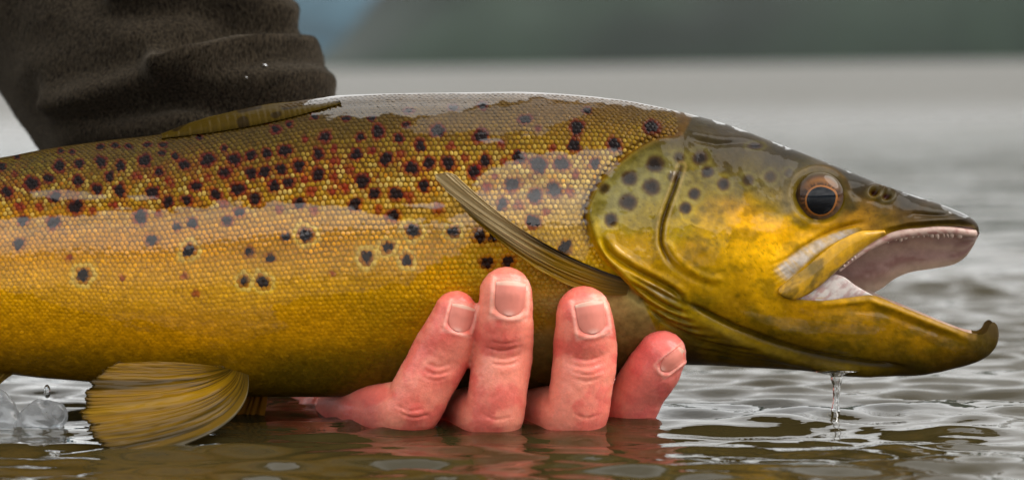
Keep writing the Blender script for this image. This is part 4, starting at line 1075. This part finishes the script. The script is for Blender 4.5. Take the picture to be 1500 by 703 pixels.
def build_hand():
    Vs, Qs, off = [], [], 0
    def add(VQ):
        nonlocal off
        V, Q = VQ
        Vs.append(V)
        for q in Q:
            q = np.asarray(q) + off
            if q.shape[1] == 3: q = np.concatenate([q, q[:, 2:]], 1)
            Qs.append(q)
        off += len(V)
    wrist = [-0.078, 0.088, -0.004, 0.026]
    for f in FING.values(): add(capsule(f))
    palm = {k: f[0] for k, f in FING.items()}
    for k, f in palm.items():
        add(capsule([f, [(f[0] + wrist[0]) / 2 + .004, (f[1] + wrist[1]) / 2 + .004, -0.016, .016], wrist], m=20))
    ks = list(palm.values())
    for a, b in zip(ks, ks[1:]):
        add(capsule([a, b], m=8))
        add(capsule([[a[0] - .004, a[1] + .02, a[2] - .004, .013], [b[0] - .004, b[1] + .02, b[2] - .004, .013]], m=8))
    add(capsule([W(500, 592, .026, 36), W(640, 590, .020, 38), W(770, 588, .020, 38), W(890, 582, .026, 34)], m=30))
    # thumb, behind the fish
    add(capsule([[-0.066, 0.066, -0.006, .016], [-0.055, 0.054, 0.018, .0135], [-0.040, 0.046, 0.040, .0115], [-0.030, 0.042, 0.058, .0095]], m=30))
    # forearm up into the sleeve
    e1 = at(400, 360, .088); e2 = at(250, 142, .125); e3 = at(60, -130, .19)
    add(capsule([wrist, [*((np.array(wrist[:3]) + e1) / 2), .027], [*e1, .032], [*e2, .040], [*e3, .045]], m=40))
    me = bpy.data.meshes.new('arm')
    faces = [[int(v) for v in dict.fromkeys(r)] for r in np.concatenate(Qs)]
    me.from_pydata(np.concatenate(Vs).tolist(), [], faces)
    o = bpy.data.objects.new('arm', me); COL.objects.link(o)
    r = o.modifiers.new('r', 'REMESH'); r.mode = 'VOXEL'; r.voxel_size = 0.0006
    s = o.modifiers.new('s', 'SMOOTH'); s.iterations = 8; s.factor = 0.5
    dg = bpy.context.evaluated_depsgraph_get()
    m2 = bpy.data.meshes.new_from_object(o.evaluated_get(dg))
    bpy.data.objects.remove(o); bpy.data.meshes.remove(me)
    V = np.zeros(len(m2.vertices) * 3, np.float32); m2.vertices.foreach_get('co', V); V = V.reshape(-1, 3).astype(float)
    Q = np.zeros(len(m2.loops), np.int32); m2.loops.foreach_get('vertex_index', Q); Q = Q.reshape(-1, 4)
    return V, Q, m2
HV, HQ, _hm = build_hand()
HN = vnormals(HV, HQ)
_c = (HV.mean(0))
if (HN * (HV - _c)).sum() < 0: HN = -HN

# nails: centre, across half width, along half length, angle of the finger axis (deg from up, + to the right)
NAIL = [(675, 466, 18, 20, 14, 6), (747, 437, 22.5, 25.5, 4, 2), (866, 465, 21.5, 24, -9, 3), (986, 528, 11, 22, 52, 8)]
def nail_uv(px, py, nl):
    cx, cy, w, h, ang, _ = nl
    a = math.radians(ang)
    dx, dy = px - cx, py - cy
    v = (dx * math.sin(a) - dy * math.cos(a)) / h        # + towards the fingertip
    u = (dx * math.cos(a) + dy * math.sin(a)) / w
    return u, v
hpx, hpy = project(HV)
front = HN[:, 1] < 0.15
def hand_relief(px, py):
    r = np.zeros_like(px)
    def g(pts, dep, wid):
        d, t, s = dpoly(px, py, smooth_line(pts, 12))
        return -dep * np.exp(-(d / wid) ** 2) * sm(0, .3, t) * sm(1, .7, t)
    # finger-joint wrinkles
    C = []
    C += [[(618, 541), (640, 548), (664, 541)], [(620, 531), (641, 537), (664, 531)], [(616, 551), (638, 557), (660, 550)]]
    C += [[(704, 507), (735, 514), (768, 506)], [(708, 519), (738, 526), (770, 516)], [(712, 498), (740, 503), (764, 498)], [(714, 530), (738, 535), (764, 528)]]
    C += [[(826, 531), (858, 538), (888, 529)], [(830, 542), (860, 549), (890, 539)], [(834, 522), (860, 527), (886, 520)], [(838, 553), (862, 558), (886, 550)]]
    C += [[(574, 590), (602, 601), (630, 596)], [(580, 602), (606, 611), (634, 605)], [(702, 604), (728, 614), (756, 608)], [(836, 604), (860, 612), (884, 604)]]
    for k, c in enumerate(C): r += g(c, 0.62 if k % 3 == 0 else 0.38, 1.8)
    # puffy pads either side of a joint
    for (x, y, a) in ((648, 552, .5), (740, 536, .45), (866, 546, .6), (646, 524, .3), (738, 500, .3), (862, 512, .35), (606, 606, .6), (732, 618, .4)):
        r += a * np.exp(-(((px - x) / 24) ** 2 + ((py - y) / 10) ** 2))
    for nl in NAIL:
        u, v = nail_uv(px, py, nl)
        q = np.maximum(np.abs(u), np.where(v < 0, np.hypot(u * .75, v), np.abs(v) * .85))
        r -= 0.55 * sm(1.12, .92, q)
        r += 0.40 * np.exp(-((q - 1.22) / .13) ** 2) * sm(.9, .2, v)
    r += (fbm(px / 16, py / 16, 101, 3) - .5) * .5 + (fbm(px / 4.5, py / 3.2, 102, 3) - .5) * .14
    return r
HV = HV + HN * (np.where(front, hand_relief(hpx, hpy), 0) * 0.001)[:, None]
def hand_colour(px, py):
    k = np.tile(s2l((212, 124, 104)), (len(px), 1))
    k = blend(k, s2l((200, 90, 80)), sm(.42, .62, fbm(px / 34, py / 34, 103, 4)) * .75)
    k = blend(k, s2l((222, 146, 122)), sm(.56, .74, fbm(px / 20, py / 24, 104, 4)) * .3)
    for (x, y, r) in ((650, 500, 26), (736, 490, 26), (862, 505, 28), (664, 434, 22), (742, 402, 22), (852, 428, 24), (968, 500, 30), (642, 556, 22), (872, 540, 20), (600, 590, 26)):
        k = blend(k, s2l((204, 84, 74)), np.exp(-(((px - x) / r) ** 2 + ((py - y) / (r * .8)) ** 2)) * .55)
    k = blend(k, s2l((196, 88, 88)), sm(900, 930, px) * .5)
    k = blend(k, s2l((176, 84, 80)), sm(575, 540, px) * sm(570, 590, py) * .6)
    for nl in NAIL:
        u, v = nail_uv(px, py, nl)
        q = np.maximum(np.abs(u), np.abs(v))
        k = blend(k, s2l((232, 176, 158)), np.exp(-((q - 1.15) / .12) ** 2) * .5)
    return 1.3 * k * (.92 + .16 * fbm(px / 3.0, py / 3.0, 105, 2))[:, None]
M_HAND = simple_mat('wet_human_skin', (0, 0, 0), rough=0.38, coat=0.34, Specular_IOR_Level=0.22, attr='Col', noise=.06, nscale=900, bump=0.00022, bscale=1500,
                    Subsurface_Weight=0.22, Subsurface_Scale=0.003)
arm = mesh_obj('arm', HV, HQ, M_HAND, person, attrs={'Col': ('FLOAT_COLOR', hand_colour(hpx, hpy))})
arm.data.update()
if False: pass
tag(arm, 'wet reddish hand with four fingers curled up against the fish')
bpy.data.meshes.remove(_hm)
_bvh = BVHTree.FromPolygons(HV.tolist(), HQ.tolist())

M_NAIL = simple_mat('finger_nail', (0, 0, 0), rough=0.35, coat=0.10, Specular_IOR_Level=0.2, attr='Col', noise=.05, nscale=600)
def build_nail(nl, roll):
    cx, cy, w, h, ang, _ = nl
    a = math.radians(ang); nu, nv = 25, 31
    V, C = [], []
    for j in range(nv):
        v = -1 + 2 * j / (nv - 1)
        for i in range(nu):
            u = -1 + 2 * i / (nu - 1)
            # outline: rounded cuticle, gently curved free edge
            uu = u * (math.sqrt(max(0, 1 - (max(0, -v - .35) / .66) ** 2)) * (1 if v > 0 else 1 - .06 * -v) * .96 + .02)
            vv = v - (0.10 * (u * u) if v > 0 else 0) * v
            x = cx + uu * w * math.cos(a) + vv * h * math.sin(a); y = cy + uu * w * math.sin(a) - vv * h * math.cos(a)
            d = _f + (x - 750) / F * _r + (351.5 - y) / F * _u; d = d / np.linalg.norm(d)
            hit = _bvh.ray_cast(Vector(CAM), Vector(d), 3.0)
            P = np.array(hit[0]) if hit[0] is not None else (V[-1] if V else at(x, y, -.03))
            V.append(P)
    V = np.array(V).reshape(nv, nu, 3)
    for _ in range(10):                                   # a nail is smoother than the skin below it
        V[1:-1, 1:-1] = .25 * (V[:-2, 1:-1] + V[2:, 1:-1] + V[1:-1, :-2] + V[1:-1, 2:])
    u = np.linspace(-1, 1, nu)[None]; v = np.linspace(-1, 1, nv)[:, None]
    V[..., 1] -= 0.00042 * (1 - 0.75 * u ** 4) + 0.00025 * sm(.4, 1, v)
    top = V.reshape(-1, 3); bot = top + np.array([0, 0.0005, 0])
    k = np.tile(s2l((214, 128, 112)), (nu * nv, 1))
    vv = np.repeat(v.ravel(), nu); uu = np.tile(u.ravel(), nv)
    k = blend(k, s2l((214, 178, 158)), sm(.70, .80, vv - .08 * uu * uu) * .8)
    k = blend(k, s2l((218, 170, 156)), sm(-.55, -.9, vv + .3 * uu * uu) * .6)
    k = k * (.94 + .12 * fbm(uu * 9, vv * .8, 12, 3))[:, None]
    n = nu * nv
    rim = [i * nu for i in range(nv)] + [(nv - 1) * nu + j for j in range(1, nu)] + [i * nu + nu - 1 for i in range(nv - 2, -1, -1)] + list(range(nu - 2, 0, -1))
    Q = [grid_quads(nv, nu), grid_quads(nv, nu, n, True), np.array([(x, y, y + n, x + n) for x, y in zip(rim, rim[1:] + rim[:1])])]
    mesh_obj('fingernail', np.concatenate([top, bot]), Q, M_NAIL, arm, attrs={'Col': ('FLOAT_COLOR', np.concatenate([k, k]))})
for nl in NAIL: build_nail(nl, 0)

# ---- sleeve
def build_sleeve():
    pts = [(*at(452, 440, .082), .043), (*at(360, 300, .098), .051), (*at(250, 142, .125), .0555), (*at(150, -10, .155), .058), (*at(40, -170, .20), .060),
           (*at(-70, -330, .26), .064), (-.32, .33, .46, .068), (-.40, .40, .56, .076), (-.47, .46, .64, .085)]
    nl, na = 300, 240
    L = smooth_line(np.array(pts), nl)
    path, rad = L[:, :3], L[:, 3]
    T = np.gradient(path, axis=0); T /= np.linalg.norm(T, axis=1, keepdims=True)
    up = np.array([0, -1.0, 0]); A = np.zeros_like(path); B = np.zeros_like(path)
    for k in range(nl):
        a = up - (up @ T[k]) * T[k]; a /= np.linalg.norm(a); up = a; A[k] = a; B[k] = np.cross(T[k], a)
    th = np.linspace(0, 2 * np.pi, na, endpoint=False)
    D = np.cos(th)[None, :, None] * A[:, None] + np.sin(th)[None, :, None] * B[:, None]
    P = path[:, None] + rad[:, None, None] * D
    S0 = P.reshape(-1, 3); px, py = project(S0); Df = D.reshape(-1, 3)
    r = np.zeros(len(S0))
    def ridge(pts, amp, w0, w1, taper=.15):
        """soft fold: steep (w0) on its lower side, long (w1) above"""
        d, t, s = dpoly(px, py, smooth_line(pts, 24)); q = d * s
        return amp * np.where(q > 0, np.exp(-(q / w0) ** 2), np.exp(-(q / w1) ** 2)) * sm(0, taper, t) * sm(1, 1 - taper, t)
    fr = (Df[:, 1] < 0.35)
    f = 0
    f = f + ridge([(60, 160), (150, 152), (209, 141), (239, 133), (262, 132), (284, 138), (373, 143), (500, 140)], 12, 13, 42, .08)
    f = f + ridge([(225, 138), (265, 122), (310, 105), (350, 92), (395, 88), (440, 88), (480, 110)], 13, 13, 38, .1)
    f = f + ridge([(150, 2), (224, 13), (284, 11), (317, 17), (354, 35), (395, 52), (430, 66)], 12, 12, 36, .1)
    f = f + ridge([(318, 20), (360, 22), (395, 30), (425, 48)], 5, 10, 22, .2)
    f = f + ridge([(0, 120), (80, 95), (170, 80), (260, 50), (330, 44)], 5, 26, 40, .2)
    f = f + ridge([(60, 215), (140, 195), (240, 185), (340, 165)], 5, 20, 30, .2)
    f = f + ridge([(20, 20), (100, 30), (180, 55), (240, 95)], 3.5, 26, 40, .25)
    f = f - ridge([(120, 172), (200, 160), (260, 150), (330, 160), (420, 160)], 4, 18, 18, .2)
    f = f - ridge([(230, 120), (290, 80), (340, 66), (400, 68), (440, 72)], 7, 16, 16, .15)
    r += f * sm(.25, -.45, Df[:, 1]) * sm(-250, -120, py)
    u = np.repeat(np.arange(nl) / nl, na); v = np.tile(th, nl)
    r += (fbm(u * 26 + 0.8 * np.sin(v), np.cos(v) * 1.4 + 3, 201, 4) - .5) * np.where(fr & (py > -200), 1.5, 14)
    r += (fbm(px / 60, py / 60, 203, 3) - .5) * 2.0
    P = (S0 + Df * (r * .001)[:, None]).reshape(nl, na, 3)
    # closed surface: turn in at the cuff and cap the shoulder
    inner = [path[0] + (P[0] - path[0]) * s + T[0] * t for s, t in ((.97, -.004), (.86, .0), (.80, .02))]
    allP = np.concatenate([np.array(inner)[::-1], P, (path[-1] + (P[-1] - path[-1]) * .01)[None]])
    V = allP.reshape(-1, 3); n = len(allP)
    i, j = np.meshgrid(np.arange(n - 1), np.arange(na), indexing='ij'); k = (j + 1) % na
    Q = np.stack([i*na + j, (i+1)*na + j, (i+1)*na + k, i*na + k], -1).reshape(-1, 4)
    N = vnormals(V, Q)
    cen = np.concatenate([np.repeat(path[:1], 3, 0), path, path[-1:]])
    if (N * (V - np.repeat(cen, na, 0))).sum() < 0: Q = Q[:, ::-1]; N = -N
    m, nn, l, b = pmat('brown_fleece')
    b.inputs['Roughness'].default_value = 0.95; b.inputs['Specular IOR Level'].default_value = 0.02
    b.inputs['Sheen Weight'].default_value = 0.12; b.inputs['Sheen Roughness'].default_value = 0.45; b.inputs['Sheen Tint'].default_value = (.75, .65, .52, 1)
    tcn = nn.new('ShaderNodeTexCoord')
    t = nn.new('ShaderNodeTexNoise'); t.inputs['Scale'].default_value = 1100; t.inputs['Detail'].default_value = 5
    mpn = nn.new('ShaderNodeMapping'); mpn.inputs['Scale'].default_value = (1, 1, .45)
    l.new(tcn.outputs['Object'], mpn.inputs[0]); l.new(mpn.outputs[0], t.inputs['Vector'])
    rmp = nn.new('ShaderNodeValToRGB'); rmp.color_ramp.elements[0].position = .3; rmp.color_ramp.elements[1].position = .72
    rmp.color_ramp.elements[0].color = (.003, .0025, .002, 1); rmp.color_ramp.elements[1].color = (.038, .029, .019, 1)
    l.new(t.outputs[0], rmp.inputs[0]); l.new(rmp.outputs[0], b.inputs['Base Color'])
    bp = nn.new('ShaderNodeBump'); bp.inputs['Strength'].default_value = .8; bp.inputs['Distance'].default_value = .0006
    l.new(t.outputs[0], bp.inputs['Height']); l.new(bp.outputs[0], b.inputs['Normal'])
    o = mesh_obj('sleeve', V, Q, m, person); tag(o, 'dark brown fleece sleeve with soft folds')
    # raised nap: short fibres over the part of the sleeve near the fish
    qx, qy = project(V[Q].mean(1)); fn = N[Q].mean(1)
    sel = np.where((qx > -140) & (qx < 560) & (qy > -90) & (qy < 300) & (fn[:, 1] < .45))[0]
    rg = np.random.default_rng(77); nf = 70000
    pick = rg.choice(sel, nf); w = rg.random((nf, 2))
    a, bb, c, d = (V[Q[pick, q]] for q in range(4))
    base = (a*(1-w[:, :1]) + bb*w[:, :1])*(1-w[:, 1:]) + (d*(1-w[:, :1]) + c*w[:, :1])*w[:, 1:]
    nrm = fn[pick]; nrm /= np.linalg.norm(nrm, axis=1, keepdims=True)
    dr = nrm + rg.normal(0, .65, (nf, 3)) + np.array([.25, 0, -.35]); dr /= np.linalg.norm(dr, axis=1, keepdims=True)
    ln = rg.uniform(.0005, .0013, nf)[:, None]
    sd_ = np.cross(dr, rg.normal(0, 1, (nf, 3))); sd_ /= np.linalg.norm(sd_, axis=1, keepdims=True)
    FV = np.stack([base - sd_ * .00006, base + sd_ * .00006, base + dr * ln], 1).reshape(-1, 3)
    mf = simple_mat('fleece_fibre', (.042, .032, .021), rough=.9)
    nap = mesh_obj('fleece_nap', FV, np.arange(nf * 3).reshape(-1, 3), mf, o, smooth=False); tag(nap, kind='stuff')
    return BVHTree.FromPolygons(V.tolist(), Q.tolist())
SLEEVE = build_sleeve()

# ---- the rest of the jacket: the person leans over the fish from behind, above the frame
def build_jacket():
    L = smooth_line(np.array([(-.86, .86, .10, .16), (-.80, .80, .30, .19), (-.62, .66, .52, .20), (-.44, .52, .68, .20), (-.34, .44, .78, .15), (-.30, .41, .83, .08)]), 60)
    V, Q = tube(L[:, :3], L[:, 3], 64, squash=.72)
    px = V[:, 0] * 9; py = V[:, 2] * 9 + V[:, 1] * 4
    c = np.repeat(L[:, :3], 64, 0); d = V[:len(c)] - c
    V[:len(c)] += d / (np.linalg.norm(d, axis=1, keepdims=True) + 1e-9) * ((fbm(px, py, 301, 4) - .5) * .05)[:len(c), None]
    o = mesh_obj('jacket', V, Q, bpy.data.materials['brown_fleece'], person); tag(o, 'dark brown fleece jacket bent over the fish')
build_jacket()
# ================================================================== WATER: drip, splash, droplets
def glass_mat(name, rough=0.0, tint=(1, 1, 1)):
    m, n, l, b = pmat(name)
    b.inputs['Base Color'].default_value = (*tint, 1); b.inputs['Transmission Weight'].default_value = 1.0
    b.inputs['IOR'].default_value = 1.333; b.inputs['Roughness'].default_value = rough
    return m
M_WET = glass_mat('clear_water')
def on_water(px, py):
    d = _f + (px - 750) / F * _r + (351.5 - py) / F * _u
    return CAM + d * (-CAM[2] / d[2])
def lathe(prof, n=20):
    prof = np.array(prof); th = np.linspace(0, 2*np.pi, n, endpoint=False); m = len(prof)
    V = np.stack([prof[:, None, 0] * np.cos(th), prof[:, None, 0] * np.sin(th), np.repeat(prof[:, 1:], n, 1)], -1).reshape(-1, 3)
    i, j = np.meshgrid(np.arange(m - 1), np.arange(n), indexing='ij'); k = (j + 1) % n
    return V, np.stack([i*n + j, i*n + k, (i+1)*n + k, (i+1)*n + j], -1).reshape(-1, 4)[:, ::-1]
def build_drip():
    Y = -0.009
    c = at(1223, 560, Y); ztop = at(1223, 546, Y)[2]
    H = ztop + 0.001
    z = np.linspace(0, 1, 60)
    r = np.interp(z, [0, .06, .14, .3, .5, .68, .80, .88, .94, 1], [4.6, 2.6, 1.5, .95, .95, 1.15, 1.55, 1.7, 3.2, 6.5]) * .00125
    r *= 1 + .06 * np.sin(z * 26)
    prof = np.concatenate([[(1e-5, -0.0018)], np.stack([r, -0.0018 + z * (H + .0018)], 1), [(1e-5, H + .0002)]])
    V, Q = lathe(prof)
    V = V + np.array([c[0], Y, 0]); V[:, 0] += .0006 * np.sin(V[:, 2] * 160)
    o = mesh_obj('water_drip', V, Q, M_WET); tag(o, 'thin clear stream of water running off the fish chin', 'drip')
build_drip()
def build_splash():
    w = on_water(38, 624)
    def lump(name, cx, ax, ay, az, seed, rot):
        n, m = 48, 28
        th = np.linspace(0, 2*np.pi, n, endpoint=False); ph = np.linspace(0.001, math.pi * .97, m)
        P_, T_ = np.meshgrid(ph, th, indexing='ij')
        x = np.sin(P_) * np.cos(T_); y = np.sin(P_) * np.sin(T_); z = np.cos(P_)
        k = 1 + .45 * (fbm(x * 1.6 + 7, z * 1.6 + y, seed, 3) - .5) + .15 * np.sin(3 * T_ + seed)
        V = np.stack([ax * x * k + rot * z * ax, ay * y * k, az * z * k], -1).reshape(-1, 3) + np.array([cx, w[1], 0.0])
        i, j = np.meshgrid(np.arange(m - 1), np.arange(n), indexing='ij'); kk = (j + 1) % n
        return V, np.stack([i*n + j, (i+1)*n + j, (i+1)*n + kk, i*n + kk], -1).reshape(-1, 4)
    x0 = w[0]
    mt = glass_mat('splash_water', 0.06, (.80, .82, .84)); mt.node_tree.nodes['Principled BSDF'].inputs['Transmission Weight'].default_value = .82
    o = mesh_obj('water_splash', *lump('a', x0 - .0085, .0095, .007, .0125, 4, -.3), mt); tag(o, 'rounded grey hump of splashing water behind the golden belly fin', 'splash')
    o = mesh_obj('water_splash', *lump('b', x0 + .0045, .0085, .006, .0085, 8, .25), mt); tag(o, 'low pointed flick of splashing water beside a rounded water hump', 'splash')
    d = at(69, 573, w[1]); ph = np.linspace(.01, math.pi - .01, 16)
    V, Q = lathe(np.stack([.0012 * np.sin(ph), -.0024 * np.cos(ph)], 1)); o = mesh_obj('water_drop', V + d, Q, M_WET)
    tag(o, 'single water drop falling above the splash', 'drop')
build_splash()
def drop_on_sleeve(px, py, r, lab):
    d = _f + (px - 750) / F * _r + (351.5 - py) / F * _u; d = d / np.linalg.norm(d)
    h = SLEEVE.ray_cast(Vector(CAM), Vector(d), 3.0)
    if h[0] is None: return
    n = np.array(h[1]); ph = np.linspace(.01, math.pi - .01, 14)
    V, Q = lathe(np.stack([r * np.sin(ph), -r * .8 * np.cos(ph)], 1), 16)
    o = mesh_obj('water_droplet', V + np.array(h[0]) + n * r * .55 * np.sign(-n[1]), Q, M_WET); tag(o, lab, 'droplet')
drop_on_sleeve(387, 99, .0011, 'bright water droplet on the brown fleece sleeve fold')
drop_on_sleeve(360, 114, .0006, 'tiny water speck below the bright droplet on the fleece sleeve')
for nm, f in FING.items():
    p = np.array(f[2]) if nm != 'little' else np.array(f[2])
    FINGER_DIPS.append((p[0], p[1], p[3] * .98))
FINGER_DIPS.append((FING['index'][1][0], FING['index'][1][1], FING['index'][1][3] * .95))
build_lake()

# ---- the air over the lake
def build_haze():
    m = bpy.data.materials.new('lake_air'); m.use_nodes = True
    n, l = m.node_tree.nodes, m.node_tree.links
    n.remove(n['Principled BSDF'])
    v = n.new('ShaderNodeVolumePrincipled')
    v.inputs['Color'].default_value = (0.50, 0.72, 0.90, 1); v.inputs['Density'].default_value = 0.8e-5; v.inputs['Anisotropy'].default_value = 0.0
    l.new(v.outputs[0], n['Material Output'].inputs['Volume'])
    a, z0, z1 = 15000.0, -8.0, 900.0
    V = np.array([(x, y, z) for z in (z0, z1) for y in (-a, a) for x in (-a, a)])
    Q = np.array([(0, 2, 3, 1), (4, 5, 7, 6), (0, 1, 5, 4), (2, 6, 7, 3), (0, 4, 6, 2), (1, 3, 7, 5)])
    o = mesh_obj('haze', V, Q, m, smooth=False); tag(o, 'pale blue haze in the air over the lake', None, kind='stuff')
build_haze()
